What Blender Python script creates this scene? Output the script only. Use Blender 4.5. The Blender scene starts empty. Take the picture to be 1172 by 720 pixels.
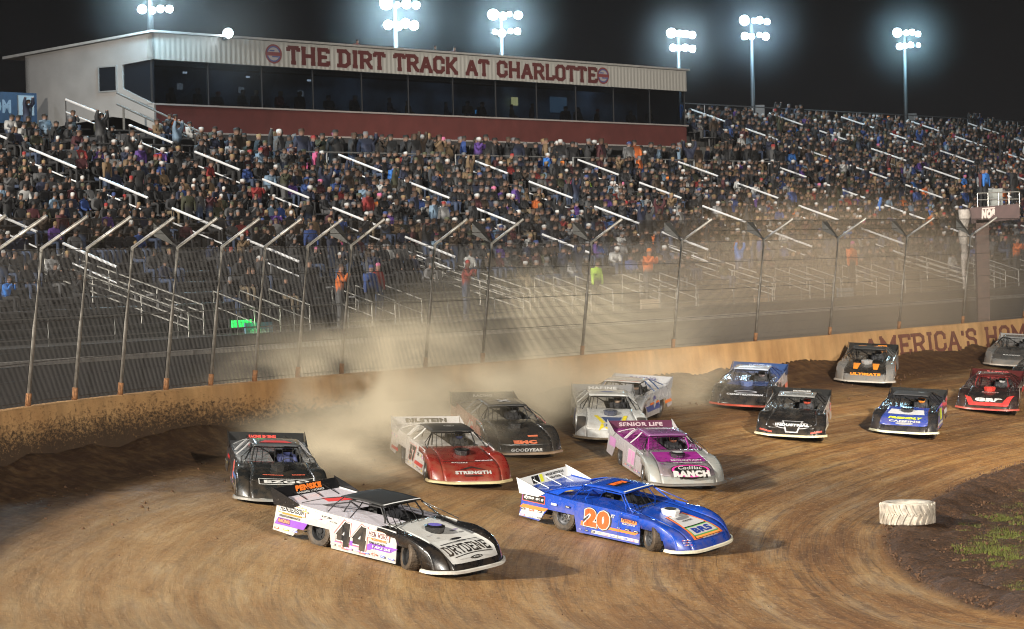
import bpy, bmesh, math, random
import numpy as np
from mathutils import Vector, Matrix
random.seed(7); rng = np.random.default_rng(11)
R_ = math.radians
scene = bpy.context.scene
# ---------------------------------------------------------------- camera
FPX, CAMH = 3300.0, 6.2
PITCH, ROLL = math.atan(83/FPX), R_(-1.283)
cam_d = bpy.data.cameras.new('camera'); cam = bpy.data.objects.new('camera', cam_d)
scene.collection.objects.link(cam); scene.camera = cam
cam_d.sensor_width = 36; cam_d.lens = 36*FPX/1172
cam_d.clip_start = 0.5; cam_d.clip_end = 3000
cam.matrix_world = Matrix.Translation((0, 0, CAMH)) @ Matrix.Rotation(math.pi/2-PITCH, 4, 'X') @ Matrix.Rotation(ROLL, 4, 'Z')
cam_d.dof.use_dof = True; cam_d.dof.focus_distance = 60; cam_d.dof.aperture_fstop = 4.0
# ---------------------------------------------------------------- night sky
world = bpy.data.worlds.new('World'); scene.world = world; world.use_nodes = True
wn = world.node_tree; wn.nodes.clear()
wo = wn.nodes.new('ShaderNodeOutputWorld'); wb = wn.nodes.new('ShaderNodeBackground')
wt = wn.nodes.new('ShaderNodeTexCoord'); ws = wn.nodes.new('ShaderNodeSeparateXYZ'); wr = wn.nodes.new('ShaderNodeValToRGB')
wn.links.new(wt.outputs['Generated'], ws.inputs[0]); wn.links.new(ws.outputs['Z'], wr.inputs[0])
wr.color_ramp.elements[0].position = 0.0; wr.color_ramp.elements[0].color = (.0044, .0041, .0047, 1)
wr.color_ramp.elements[1].position = 0.09; wr.color_ramp.elements[1].color = (.0008, .0007, .0008, 1)
wn.links.new(wr.outputs[0], wb.inputs[0]); wn.links.new(wb.outputs[0], wo.inputs[0]); wb.inputs[1].default_value = 1.0
# ---------------------------------------------------------------- floodlighting from the track's lamp towers, plus one added spot
def flood(name, az, el, strength, col, ang):
    # az: compass bearing the light comes from, 0 = away from camera (+Y), 90 = right (+X)
    l = bpy.data.lights.new(name, 'SUN'); l.energy = strength; l.color = col; l.angle = R_(ang)
    o = bpy.data.objects.new(name, l); scene.collection.objects.link(o)
    d = Vector((math.sin(R_(az))*math.cos(R_(el)), math.cos(R_(az))*math.cos(R_(el)), math.sin(R_(el))))
    o.rotation_euler = d.to_track_quat('Z', 'Y').to_euler(); return o
def mast(name, loc, aim, power, col, deg, r=2.0):
    l = bpy.data.lights.new(name, 'SPOT'); l.energy = power; l.color = col; l.spot_size = R_(deg); l.spot_blend = .55; l.shadow_soft_size = r
    o = bpy.data.objects.new(name, l); scene.collection.objects.link(o); o.location = loc
    o.rotation_euler = (Vector(loc)-Vector(aim)).to_track_quat('Z', 'Y').to_euler(); return o
flood('floodlight_near_left', -125, 32, .48, (.90, .94, 1), 2)
flood('floodlight_stand_side', -42, 33, .85, (.95, .95, 1), 2)
mast('infield_mast_left', (-62, 2, 34), (0, 74, -1), 8.4e5, (1, .93, .80), 42)
mast('infield_mast_right', (50, -30, 34), (9, 82, -1), 4.2e5, (1, .94, .84), 40)
mast('added_far_fill', (34, 38, 30), (17, 108, -1), 2.2e5, (1, .93, .80), 44)  # unseen spot added to brighten the far wall and its lettering
scene.view_settings.view_transform = 'Standard'; scene.view_settings.look = 'None'
scene.view_settings.exposure = 0.0; scene.view_settings.gamma = 1.0
scene.cycles.max_bounces = 5; scene.cycles.diffuse_bounces = 2; scene.cycles.glossy_bounces = 2
scene.cycles.transmission_bounces = 3; scene.cycles.transparent_max_bounces = 12; scene.cycles.volume_bounces = 1
scene.cycles.volume_step_rate = 2.5; scene.cycles.volume_max_steps = 128
scene.cycles.filter_width = 1.05; scene.cycles.sample_clamp_indirect = 3.0; scene.cycles.use_denoising = True
# ---------------------------------------------------------------- projection helpers (same numbers as the camera)
_R = np.array((Matrix.Rotation(math.pi/2-PITCH, 3, 'X') @ Matrix.Rotation(ROLL, 3, 'Z')))
def proj(P):
    v = (np.atleast_2d(P)-np.array([0, 0, CAMH])) @ _R
    return np.stack([586+FPX*v[:, 0]/-v[:, 2], 360-FPX*v[:, 1]/-v[:, 2]], 1)
def at(x, y, Y):
    d = _R @ np.array([(x-586)/FPX, (360-y)/FPX, -1.0]); return np.array([0, 0, CAMH])+d/d[1]*Y
# ---------------------------------------------------------------- object helpers
COL = scene.collection
def tag(o, label=None, cat=None, group=None, kind=None):
    if label: o['label'] = label
    if cat: o['category'] = cat
    if group: o['group'] = group
    if kind: o['kind'] = kind
    return o
def empty(name, loc=(0, 0, 0), rz=0.0):
    o = bpy.data.objects.new(name, None); COL.objects.link(o); o.location = loc; o.rotation_euler = (0, 0, rz)
    o.empty_display_size = .3; return o
class MB:
    def __init__(s): s.v = []; s.f = []; s.m = []
    def add(s, vs, fs, m=0):
        b = len(s.v); s.v.extend([tuple(map(float, p)) for p in vs]); s.f.extend([tuple(b+i for i in f) for f in fs]); s.m.extend([m]*len(fs)); return s
    def box(s, c, d, m=0, rot=None):
        hx, hy, hz = d[0]/2, d[1]/2, d[2]/2
        vs = [Vector((x*hx, y*hy, z*hz)) for x in (-1, 1) for y in (-1, 1) for z in (-1, 1)]
        if rot is not None: vs = [rot @ p for p in vs]
        vs = [p+Vector(c) for p in vs]
        return s.add(vs, [(0, 1, 3, 2), (4, 6, 7, 5), (0, 4, 5, 1), (2, 3, 7, 6), (0, 2, 6, 4), (1, 5, 7, 3)], m)
    def hexa(s, a, b, m=0):   # two quads of 4 points -> closed solid
        return s.add(list(a)+list(b), [(3, 2, 1, 0), (4, 5, 6, 7), (0, 1, 5, 4), (1, 2, 6, 5), (2, 3, 7, 6), (3, 0, 4, 7)], m)
    def tube(s, pts, r, n=6, m=0, r2=None):
        pts = [Vector(p) for p in pts]; k = len(pts); rings = []
        for i, p in enumerate(pts):
            d = (pts[min(i+1, k-1)]-pts[max(i-1, 0)]).normalized()
            a = d.cross(Vector((0, 0, 1))) if abs(d.z) < .95 else d.cross(Vector((1, 0, 0)))
            a.normalize(); b = d.cross(a).normalized()
            rr = r if r2 is None else r+(r2-r)*i/(k-1)
            rings.append([p+a*rr*math.cos(2*math.pi*j/n)+b*rr*math.sin(2*math.pi*j/n) for j in range(n)])
        vs = [q for g in rings for q in g]; fs = []
        for i in range(k-1):
            for j in range(n): fs.append((i*n+j, i*n+(j+1) % n, (i+1)*n+(j+1) % n, (i+1)*n+j))
        fs.append(tuple(range(n-1, -1, -1))); fs.append(tuple((k-1)*n+j for j in range(n)))
        return s.add(vs, fs, m)
    def lathe(s, prof, n=24, axis='y', c=(0, 0, 0), m=0, closed=False):
        vs = []; fs = []; k = len(prof)
        for i in range(n):
            a = 2*math.pi*i/n; ca, sa = math.cos(a), math.sin(a)
            for r, h in prof:
                p = (r*ca, h, r*sa) if axis == 'y' else (r*ca, r*sa, h)
                vs.append((p[0]+c[0], p[1]+c[1], p[2]+c[2]))
        for i in range(n):
            j = (i+1) % n
            for q in range(k if closed else k-1):
                q2 = (q+1) % k; fs.append((i*k+q, i*k+q2, j*k+q2, j*k+q))
        return s.add(vs, fs, m)
    def prism(s, poly, f3, th, m=0):   # poly 2d, f3(a,b)->3d front ; th = offset vector
        a = [Vector(f3(*p)) for p in poly]; b = [p+Vector(th) for p in a]; n = len(a)
        return s.add(a+b, [tuple(range(n)), tuple(range(2*n-1, n-1, -1))]+[(i, n+i, n+(i+1) % n, (i+1) % n) for i in range(n)], m)
    def grid(s, P, m=0, close=False):
        ni, nj = len(P), len(P[0]); vs = [p for row in P for p in row]
        fs = [(i*nj+j, i*nj+(j+1) % nj, (i+1)*nj+(j+1) % nj, (i+1)*nj+j) for i in range(ni-1) for j in range(nj if close else nj-1)]
        return s.add(vs, fs, m)
    def build(s, name, mats, parent=None, smooth=False, normals=True, bevel=0):
        me = bpy.data.meshes.new(name); me.from_pydata(s.v, [], s.f)
        if not isinstance(mats, (list, tuple)): mats = [mats]
        for mt in mats: me.materials.append(mt)
        if len(mats) > 1: me.polygons.foreach_set('material_index', s.m)
        if normals:
            bm = bmesh.new(); bm.from_mesh(me); bmesh.ops.recalc_face_normals(bm, faces=bm.faces); bm.to_mesh(me); bm.free()
        if smooth: me.polygons.foreach_set('use_smooth', [True]*len(me.polygons))
        me.update(); o = bpy.data.objects.new(name, me); COL.objects.link(o)
        if parent: o.parent = parent
        if bevel:
            bv = o.modifiers.new('bevel', 'BEVEL'); bv.width = bevel; bv.segments = 2; bv.limit_method = 'ANGLE'
        return o
# ---------------------------------------------------------------- materials
_mc = {}
def N(nt, t, **kw):
    n = nt.nodes.new(t)
    for k, v in kw.items(): setattr(n, k, v)
    return n
def mat(name, col, rough=.6, metal=0., noise=.0, nscale=4., bump=0., spec=.5, coat=0., emit=None, estr=0., dust=0., alpha=1.):
    key = (name, tuple(col), rough, metal, noise, nscale, bump, coat, estr, dust)
    if key in _mc: return _mc[key]
    m = bpy.data.materials.new(name); m.use_nodes = True; nt = m.node_tree; b = nt.nodes['Principled BSDF']
    b.inputs['Base Color'].default_value = (*col, 1); b.inputs['Roughness'].default_value = rough
    b.inputs['Metallic'].default_value = metal; b.inputs['Specular IOR Level'].default_value = spec
    b.inputs['Coat Weight'].default_value = coat; b.inputs['Coat Roughness'].default_value = .08
    if emit: b.inputs['Emission Color'].default_value = (*emit, 1); b.inputs['Emission Strength'].default_value = estr
    if noise or bump or dust:
        tc = N(nt, 'ShaderNodeTexCoord'); nz = N(nt, 'ShaderNodeTexNoise'); nz.inputs['Scale'].default_value = nscale; nz.inputs['Detail'].default_value = 6
        nt.links.new(tc.outputs['Object'], nz.inputs['Vector']); src = None
        if noise:
            mx = N(nt, 'ShaderNodeMix', data_type='RGBA', blend_type='MULTIPLY'); mr = N(nt, 'ShaderNodeMapRange')
            mr.inputs['From Min'].default_value = .3; mr.inputs['From Max'].default_value = .7
            mr.inputs['To Min'].default_value = 1-noise; mr.inputs['To Max'].default_value = 1+noise*.4
            nt.links.new(nz.outputs[0], mr.inputs[0]); mx.inputs['Factor'].default_value = 1
            mx.inputs['A'].default_value = (*col, 1); nt.links.new(mr.outputs[0], mx.inputs['B']); src = mx.outputs['Result']
        if dust:     # thrown dirt sticking to the panels, thicker towards the sills
            sp = N(nt, 'ShaderNodeSeparateXYZ'); nt.links.new(tc.outputs['Object'], sp.inputs[0])
            n2 = N(nt, 'ShaderNodeTexNoise'); n2.inputs['Scale'].default_value = 3.2; n2.inputs['Detail'].default_value = 9; n2.inputs['Roughness'].default_value = .72
            nt.links.new(tc.outputs['Object'], n2.inputs['Vector'])
            m1 = N(nt, 'ShaderNodeMapRange'); m1.inputs['From Min'].default_value = .95; m1.inputs['From Max'].default_value = .1
            m1.inputs['To Min'].default_value = -.10; m1.inputs['To Max'].default_value = .12
            nt.links.new(sp.outputs['Z'], m1.inputs[0])
            ad = N(nt, 'ShaderNodeMath', operation='ADD'); nt.links.new(n2.outputs[0], ad.inputs[0]); nt.links.new(m1.outputs[0], ad.inputs[1])
            m2 = N(nt, 'ShaderNodeMapRange'); m2.inputs['From Min'].default_value = .45; m2.inputs['From Max'].default_value = .78
            m2.inputs['To Max'].default_value = dust; nt.links.new(ad.outputs[0], m2.inputs[0])
            mx2 = N(nt, 'ShaderNodeMix', data_type='RGBA'); mx2.inputs['B'].default_value = (.26, .17, .095, 1)
            nt.links.new(m2.outputs[0], mx2.inputs['Factor'])
            if src: nt.links.new(src, mx2.inputs['A'])
            else: mx2.inputs['A'].default_value = (*col, 1)
            src = mx2.outputs['Result']
            m3 = N(nt, 'ShaderNodeMapRange'); m3.inputs['To Min'].default_value = rough; m3.inputs['To Max'].default_value = .85
            nt.links.new(m2.outputs[0], m3.inputs[0]); nt.links.new(m3.outputs[0], b.inputs['Roughness'])
        if src: nt.links.new(src, b.inputs['Base Color'])
        if bump:
            bp = N(nt, 'ShaderNodeBump'); bp.inputs['Strength'].default_value = bump; bp.inputs['Distance'].default_value = .03
            nt.links.new(nz.outputs[0], bp.inputs['Height']); nt.links.new(bp.outputs[0], b.inputs['Normal'])
    _mc[key] = m; return m
def paint(col, name='paint', rough=.26): return mat(name+'_paint', col, rough, coat=.5 if rough < .5 else 0, bump=.22, nscale=2.6, dust=.14 if max(col) < .08 else .42)
def decal(col): return mat('vinyl_decal', col, .4, dust=.25)
STEEL = mat('galvanised_steel', (.52, .50, .47), .42, .75, noise=.3, nscale=9)
ALU = mat('aluminium_plank', (.13, .13, .135), .5, .5, noise=.25, nscale=3)
DARKM = mat('dark_metal', (.03, .03, .032), .5, .4)
BLACKM = mat('black_tube', (.012, .012, .013), .4, .3)
RUBBER = mat('tyre_rubber', (.020, .017, .015), .6, dust=.35, noise=.3, nscale=20, bump=.6)
# ---------------------------------------------------------------- lettering
_tc = {}
def text_mesh(txt, bold=.03, shear=0.):
    k = (txt, bold, shear)
    if k in _tc: return _tc[k]
    cu = bpy.data.curves.new('lettering', 'FONT'); cu.body = txt; cu.offset = bold; cu.shear = shear; cu.resolution_u = 3; cu.space_character = 1+bold*2
    o = bpy.data.objects.new('lettering', cu); COL.objects.link(o)
    dg = bpy.context.evaluated_depsgraph_get(); me = bpy.data.meshes.new_from_object(o.evaluated_get(dg))
    vs = np.array([v.co[:] for v in me.vertices]); fs = [tuple(p.vertices) for p in me.polygons]
    bpy.data.objects.remove(o); bpy.data.curves.remove(cu); bpy.data.meshes.remove(me)
    lo, hi = vs.min(0), vs.max(0); vs = (vs-lo)/np.maximum(hi-lo, 1e-6); vs[:, 2] = 0
    _tc[k] = (vs[:, :2], fs, float((hi-lo)[0]/(hi-lo)[1])); return _tc[k]
# blocky slab-serif capitals, unit height; strokes = polylines
_h = .17
def _slab(x, y, w=.13): return [(x-w, y), (x+w, y)]
SLAB = {
 'A': (.80, [[(.12, .08), (.40, .93)], [(.40, .93), (.68, .08)], [(.22, .34), (.58, .34)], _slab(.11, .07), _slab(.69, .07)]),
 'M': (1.0, [[(.15, .07), (.15, .93)], [(.85, .07), (.85, .93)], [(.15, .9), (.5, .35)], [(.5, .35), (.85, .9)], _slab(.15, .07), _slab(.85, .07), [(.03, .93), (.2, .93)], [(.8, .93), (.97, .93)]]),
 'N': (.86, [[(.15, .07), (.15, .93)], [(.71, .07), (.71, .93)], [(.15, .93), (.71, .1)], _slab(.15, .07), _slab(.71, .93), [(.03, .93), (.2, .93)]]),
 'E': (.72, [[(.16, .07), (.16, .93)], [(.03, .93), (.66, .93)], [(.03, .07), (.68, .07)], [(.16, .5), (.5, .5)], [(.64, .72), (.64, .98)], [(.66, .02), (.66, .28)], [(.48, .4), (.48, .6)]]),
 'R': (.80, [[(.16, .07), (.16, .93)], [(.03, .93), (.5, .93), (.66, .8), (.66, .6), (.5, .47), (.16, .47)], [(.44, .47), (.68, .07)], _slab(.16, .07), _slab(.72, .07, .09)]),
 'P': (.76, [[(.16, .07), (.16, .93)], [(.03, .93), (.5, .93), (.66, .8), (.66, .6), (.5, .45), (.16, .45)], _slab(.16, .07)]),
 'I': (.38, [[(.19, .07), (.19, .93)], _slab(.19, .07, .15), _slab(.19, .93, .15)]),
 'C': (.74, [[(.64, .66), (.64, .80), (.5, .93), (.26, .93), (.12, .8), (.12, .2), (.26, .07), (.5, .07), (.64, .2), (.64, .34)]]),
 'O': (.76, [[(.26, .93), (.50, .93), (.64, .8), (.64, .2), (.50, .07), (.26, .07), (.12, .2), (.12, .8), (.26, .93)]]),
 'S': (.70, [[(.60, .70), (.60, .82), (.48, .93), (.24, .93), (.11, .82), (.11, .64), (.22, .54), (.48, .47), (.60, .37), (.60, .18), (.48, .07), (.22, .07), (.11, .18), (.11, .32)]]),
 "'": (.24, [[(.12, .93), (.12, .68)]]),
 'H': (.86, [[(.16, .07), (.16, .93)], [(.70, .07), (.70, .93)], [(.16, .5), (.70, .5)], _slab(.16, .07), _slab(.16, .93), _slab(.70, .07), _slab(.70, .93)]),
 'D': (.78, [[(.16, .07), (.16, .93)], [(.03, .93), (.46, .93), (.64, .77), (.64, .23), (.46, .07), (.03, .07)]]),
 'T': (.74, [[(.37, .07), (.37, .93)], [(.06, .93), (.68, .93)], _slab(.37, .07, .14), [(.09, .95), (.09, .72)], [(.65, .95), (.65, .72)]]),
 'K': (.84, [[(.16, .07), (.16, .93)], [(.22, .42), (.64, .9)], [(.34, .52), (.68, .1)], _slab(.16, .07), _slab(.16, .93), _slab(.70, .07), _slab(.66, .93)]),
 'L': (.68, [[(.16, .07), (.16, .93)], [(.03, .07), (.64, .07)], _slab(.16, .93), [(.62, .05), (.62, .32)]]),
 'Y': (.80, [[(.40, .07), (.40, .45)], [(.40, .45), (.14, .92)], [(.40, .45), (.66, .92)], _slab(.40, .07), _slab(.13, .93), _slab(.67, .93)]),
 '4': (.72, [[(.52, .05), (.52, .95)], [(.50, .93), (.10, .35)], [(.06, .30), (.68, .30)], _slab(.52, .07, .14)]),
 '2': (.70, [[(.11, .66), (.11, .82), (.24, .93), (.48, .93), (.60, .82), (.60, .62), (.12, .2), (.12, .07), (.62, .07)]]),
 '0': (.72, [[(.24, .93), (.48, .93), (.60, .8), (.60, .2), (.48, .07), (.24, .07), (.12, .2), (.12, .8), (.24, .93)]]),
 '1': (.42, [[(.22, .07), (.22, .93)], [(.22, .93), (.06, .8)], _slab(.22, .07, .16)]),
 '5': (.70, [[(.60, .93), (.13, .93), (.13, .56), (.46, .56), (.60, .44), (.60, .2), (.46, .07), (.24, .07), (.11, .18)]]),
 '7': (.66, [[(.08, .75), (.08, .93), (.60, .93), (.28, .07)]]),
 '8': (.70, [[(.22, .93), (.48, .93), (.59, .82), (.59, .62), (.48, .52), (.22, .52), (.11, .62), (.11, .82), (.22, .93)], [(.22, .50), (.11, .4), (.11, .18), (.22, .07), (.48, .07), (.6, .18), (.6, .4), (.48, .50)]]),
 'W': (1.0, [[(.13, .93), (.30, .10)], [(.30, .10), (.5, .7)], [(.5, .7), (.70, .10)], [(.70, .10), (.87, .93)], _slab(.13, .93), _slab(.87, .93)]),
 'G': (.76, [[(.64, .70), (.64, .80), (.5, .93), (.26, .93), (.12, .8), (.12, .2), (.26, .07), (.5, .07), (.64, .2), (.64, .45)], [(.42, .45), (.72, .45)]]),
 ' ': (.40, [])}
def slab_text(txt, w=.15, sp=.05):
    vs = []; fs = []; x = 0.; lay = 0
    for ch in txt:
        adv, st = SLAB[ch]
        for pl in st:
            for a, b in zip(pl[:-1], pl[1:]):
                a = np.array(a); b = np.array(b); d = (b-a)/max(np.linalg.norm(b-a), 1e-6); nn = np.array([-d[1], d[0]])*w/2
                e = d*w*.38 if len(pl) > 2 else d*0.0
                q = [a-e-nn, b+e-nn, b+e+nn, a-e+nn]; k = len(vs); lay += 1
                vs += [(x+p[0], p[1], lay % 9) for p in q]; fs.append((k, k+1, k+2, k+3))
        x += adv+sp
    vs = np.array(vs); hi = vs[:, 0].max(); vs[:, 0] /= hi
    return vs, fs, hi
class Decals:
    """flat lettering and stripes laid on a panel; surf(a,b,off)->3d point"""
    def __init__(s, surf, cut=0.): s.surf = surf; s.mb = MB(); s.cols = []; s.z = .004+(.006 if cut else 0); s.cut = cut
    def emit(s, V2, F, col, zo=None):
        zo = zo if zo is not None else [0]*len(V2)
        if not s.cut: s.mb.add([s.surf(v[0], v[1], s.z+z) for v, z in zip(V2, zo)], F, s.ci(col)); return
        bm = bmesh.new(); vv = [bm.verts.new((v[0], v[1], z)) for v, z in zip(V2, zo)]
        for f in F:
            try: bm.faces.new([vv[i] for i in f])
            except ValueError: pass
        bmesh.ops.triangulate(bm, faces=bm.faces[:])
        for _ in range(5):
            ed = [e for e in bm.edges if math.hypot(e.verts[0].co.x-e.verts[1].co.x, e.verts[0].co.y-e.verts[1].co.y) > s.cut]
            if not ed: break
            bmesh.ops.subdivide_edges(bm, edges=ed, cuts=1); bmesh.ops.triangulate(bm, faces=[f for f in bm.faces if len(f.verts) > 3])
        bm.verts.index_update(); s.mb.add([s.surf(v.co.x, v.co.y, s.z+v.co.z) for v in bm.verts], [tuple(v.index for v in f.verts) for f in bm.faces], s.ci(col)); bm.free()
    def ci(s, col):
        if col not in s.cols: s.cols.append(col)
        return s.cols.index(col)
    def text(s, txt, a, b, w, h, col, bold=.03, shear=0., slab=False, sw=.15, arc=0., rot=0., cuts=0):
        s.z += .0045 if s.cut else .0012; cr, sr = math.cos(rot), math.sin(rot)
        if slab: vs, fs, _ = slab_text(txt, sw)
        else: vs, fs, _ = text_mesh(txt, bold, shear)
        P = []; ZO = []
        for v in vs:
            ca = (v[0]-.5)*w; cb = (v[1]-.5)*h+arc*(1-4*(v[0]-.5)**2)
            P.append((a+ca*cr-cb*sr, b+ca*sr+cb*cr)); ZO.append(v[2]*.00025 if slab else 0)
        s.emit(P, fs, col, ZO)
    def rect(s, a, b, w, h, col, n=1, rot=0., skew=0.):
        s.z += .0025 if s.cut else .0007; cr, sr = math.cos(rot), math.sin(rot); P = []
        for i in range(n+1):
            for j in (0, 1):
                ca = (i/n-.5)*w+skew*(j-.5); cb = (j-.5)*h; P.append((a+ca*cr-cb*sr, b+ca*sr+cb*cr))
        s.emit(P, [(2*i, 2*i+2, 2*i+3, 2*i+1) for i in range(n)], col)
    def poly(s, pts, col):
        s.z += .0025 if s.cut else .0007; s.emit(pts, [tuple(range(len(pts)))], col)
    def oval(s, a, b, w, h, col, n=20):
        s.poly([(a+w/2*math.cos(2*math.pi*i/n), b+h/2*math.sin(2*math.pi*i/n)) for i in range(n)], col)
    def frame(s, a, b, w, h, t, col):
        for q in ((a, b-h/2, w+t, t), (a, b+h/2, w+t, t), (a-w/2, b, t, h-t), (a+w/2, b, t, h-t)): s.rect(*q, col)
    def build(s, name, parent, mats=None):
        if s.mb.v: return s.mb.build(name, mats or [decal(c) for c in s.cols], parent, normals=False)
# ================================================================ THE GROUND
# outer wall in plan: straight down the frontstretch, then curving back towards the camera on the left
def _wall_curve():
    th = R_(32); pts = []
    x, y = -4.10, 74.0; x -= .0
    # straight to the far right
    far = [(x+math.sin(th)*s, y+math.cos(th)*s, s) for s in np.arange(0, 260, 1.0)]
    near = []; a = th; cx, cy = x, y
    for i in range(1, 160):
        a -= 1/52.; cx -= math.sin(a); cy -= math.cos(a); near.append((cx, cy, -float(i)))
    return np.array(near[::-1]+far)
WC = _wall_curve()
def wall_pt(s):
    return np.array([np.interp(s, WC[:, 2], WC[:, 0]), np.interp(s, WC[:, 2], WC[:, 1])])
def wall_dir(s):
    d = wall_pt(s+.5)-wall_pt(s-.5); return d/np.linalg.norm(d)
def seg_dist(P, C):
    """signed distance and parameter of points P (n,2) to polyline C (m,3: x,y,param); positive on the right hand of the curve"""
    best = np.full(len(P), 1e9); sd = np.zeros(len(P)); tt = np.zeros(len(P))
    for i in range(len(C)-1):
        a, b = C[i, :2], C[i+1, :2]; d = b-a; L2 = d@d
        k = np.clip(((P-a)@d)/L2, 0, 1); q = P-(a+k[:, None]*d); r = np.hypot(q[:, 0], q[:, 1]); m = r < best-1e-9
        cr = (q[:, 0]*d[1]-q[:, 1]*d[0])/math.sqrt(L2)
        best[m] = r[m]; sd[m] = np.where(cr[m] >= 0, r[m], -r[m]); tt[m] = C[i, 2]+k[m]*(C[i+1, 2]-C[i, 2])
    return sd, tt
BASEZ = 1.66
def bank(q):
    q = np.maximum(q, 0); s0, q0, L = .165, 10.5, 9.0
    d = np.clip(q-q0, 0, L); return s0*np.minimum(q, q0)+s0*(d-d*d/(2*L))
def height(P):
    P = np.atleast_2d(P).astype(float); q, t = seg_dist(P, WC[::3] if len(P) > 5000 else WC)
    return BASEZ-bank(q)-np.clip((t-30)/100, 0, .25)
def ground_hit(x, y):
    d = _R @ np.array([(x-586)/FPX, (360-y)/FPX, -1.0]); d = d/d[1]
    lo, hi = 30.0, 220.0
    Ys = np.arange(lo, hi, .25); Q = np.array([0, 0, CAMH])+d*Ys[:, None]
    h = height(Q[:, :2]); k = np.argmax(Q[:, 2] < h)
    a, b = Ys[k-1], Ys[k]; f = (Q[k-1, 2]-h[k-1])/((Q[k-1, 2]-h[k-1])-(Q[k, 2]-h[k])+1e-9)
    Y = a+(b-a)*f; return np.array([0, 0, CAMH])+d*Y
# inner edge of the racing surface, round the corner of the infield
IN_PX = [(1172, 527), (1100, 552), (1045, 580), (1012, 600), (1003, 615), (1012, 645), (1050, 675), (1110, 698), (1172, 716)]
_in = [ground_hit(*p)[:2] for p in IN_PX]
d0 = wall_dir(60); _in = [_in[0]+d0*150, _in[0]+d0*60, _in[0]+d0*18]+_in+[_in[-1]+np.array([6, -5.0]), _in[-1]+np.array([22, -14.]), _in[-1]+np.array([80, -40.])]
_in = np.array(_in)
def _smooth(C, n=3):
    for _ in range(n):
        Q = [C[0]]
        for a, b in zip(C[:-1], C[1:]): Q += [a*.75+b*.25, a*.25+b*.75]
        C = np.array(Q+[C[-1]])
    return C
_in = _smooth(_in, 2)
_s = np.concatenate([[0], np.cumsum(np.hypot(*(np.diff(_in, axis=0).T)))]); IC = np.column_stack([_in, _s])
print('infield', _in[::6].round(1).tolist())
def vnoise(x, y, seed):
    r = np.random.default_rng(seed); T = r.random((64, 64)); xi = np.floor(x).astype(int); yi = np.floor(y).astype(int)
    fx = x-xi; fy = y-yi; fx = fx*fx*(3-2*fx); fy = fy*fy*(3-2*fy); g = lambda a, b: T[a % 64, b % 64]
    return (g(xi, yi)*(1-fx)+g(xi+1, yi)*fx)*(1-fy)+(g(xi, yi+1)*(1-fx)+g(xi+1, yi+1)*fx)*fy-.5
def axis(parts):
    out = []
    for a, b, st in parts: out.append(np.arange(a, b, st))
    return np.concatenate(out+[[parts[-1][1]]])
gx = axis([(-900, -200, 100), (-200, -40, 16), (-40, -16, 2), (-16, 26, .16), (26, 60, 1), (60, 200, 14), (200, 900, 100)])
gy = axis([(-60, 30, 10), (30, 46, 1), (46, 86, .16), (86, 128, .3), (128, 260, 4), (260, 1500, 80)])
GX, GY = np.meshgrid(gx, gy); P2 = np.column_stack([GX.ravel(), GY.ravel()])
q, t = seg_dist(P2, WC[::2]); e, te = seg_dist(P2, IC)       # e>0: right of inner curve
e_in = -e if False else e
# which side is the infield: test a point known to lie in it
_test = ground_hit(1140, 620)[:2]; _sg = 1 if seg_dist(_test[None], IC)[0][0] > 0 else -1
e_in = _sg*e                                   # positive inside the infield
Z = BASEZ-bank(q)-np.clip((t-30)/100, 0, .25)
qq = np.maximum(q, 0); ee = np.maximum(-e_in, 0); v = qq/(qq+ee+1e-6)*19.0
ang = t
inside = np.clip(e_in/0.5, 0, 1); inside = inside*inside*(3-2*inside)
clod = vnoise(P2[:, 0]*2.1, P2[:, 1]*2.1, 3)*.13+vnoise(P2[:, 0]*3.1, P2[:, 1]*3.1, 4)*.11+(np.random.default_rng(9).random(len(P2))-.5)*.05+vnoise(P2[:, 0]*.5, P2[:, 1]*.5, 5)*.12
berm = np.exp(-((e_in-.75)/.55)**2)*.10
near_w = np.clip(1-q/5.0, 0, 1)*(q > 0); Z += np.where(q > 0, .42*np.clip(1-q/1.7, 0, 1)**1.6*(1+.8*vnoise(t*.7, q*0, 51)), 0)
Z += inside*(.07+clod*np.clip(1.25-e_in/9, .35, 1)+berm)
Z += (1-inside)*(vnoise(ang*.22, v*1.1, 6)*.04+vnoise(ang*.8, v*3, 7)*.012+vnoise(P2[:, 0]*1.2, P2[:, 1]*1.2, 41)*.012)*(q > 0)
Z += near_w*.05*vnoise(P2[:, 0]*1.6, P2[:, 1]*1.6, 8)
Z[q < -.2] = np.minimum(Z[q < -.2], 1.30)
nx, ny = len(gx), len(gy); idx = np.arange(nx*ny).reshape(ny, nx)
F4 = np.stack([idx[:-1, :-1], idx[:-1, 1:], idx[1:, 1:], idx[1:, :-1]], -1).reshape(-1, 4)
me = bpy.data.meshes.new('ground'); me.vertices.add(nx*ny); me.vertices.foreach_set('co', np.column_stack([P2, Z]).ravel())
me.loops.add(len(F4)*4); me.loops.foreach_set('vertex_index', F4.ravel()); me.polygons.add(len(F4))
me.polygons.foreach_set('loop_start', np.arange(len(F4))*4); me.polygons.foreach_set('use_smooth', np.ones(len(F4), bool)); me.update()
for nm, val in (('along', ang), ('across', v), ('infield', e_in), ('wall_distance', q)):
    at_ = me.attributes.new(nm, 'FLOAT', 'POINT'); at_.data.foreach_set('value', val.astype(np.float32))
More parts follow.
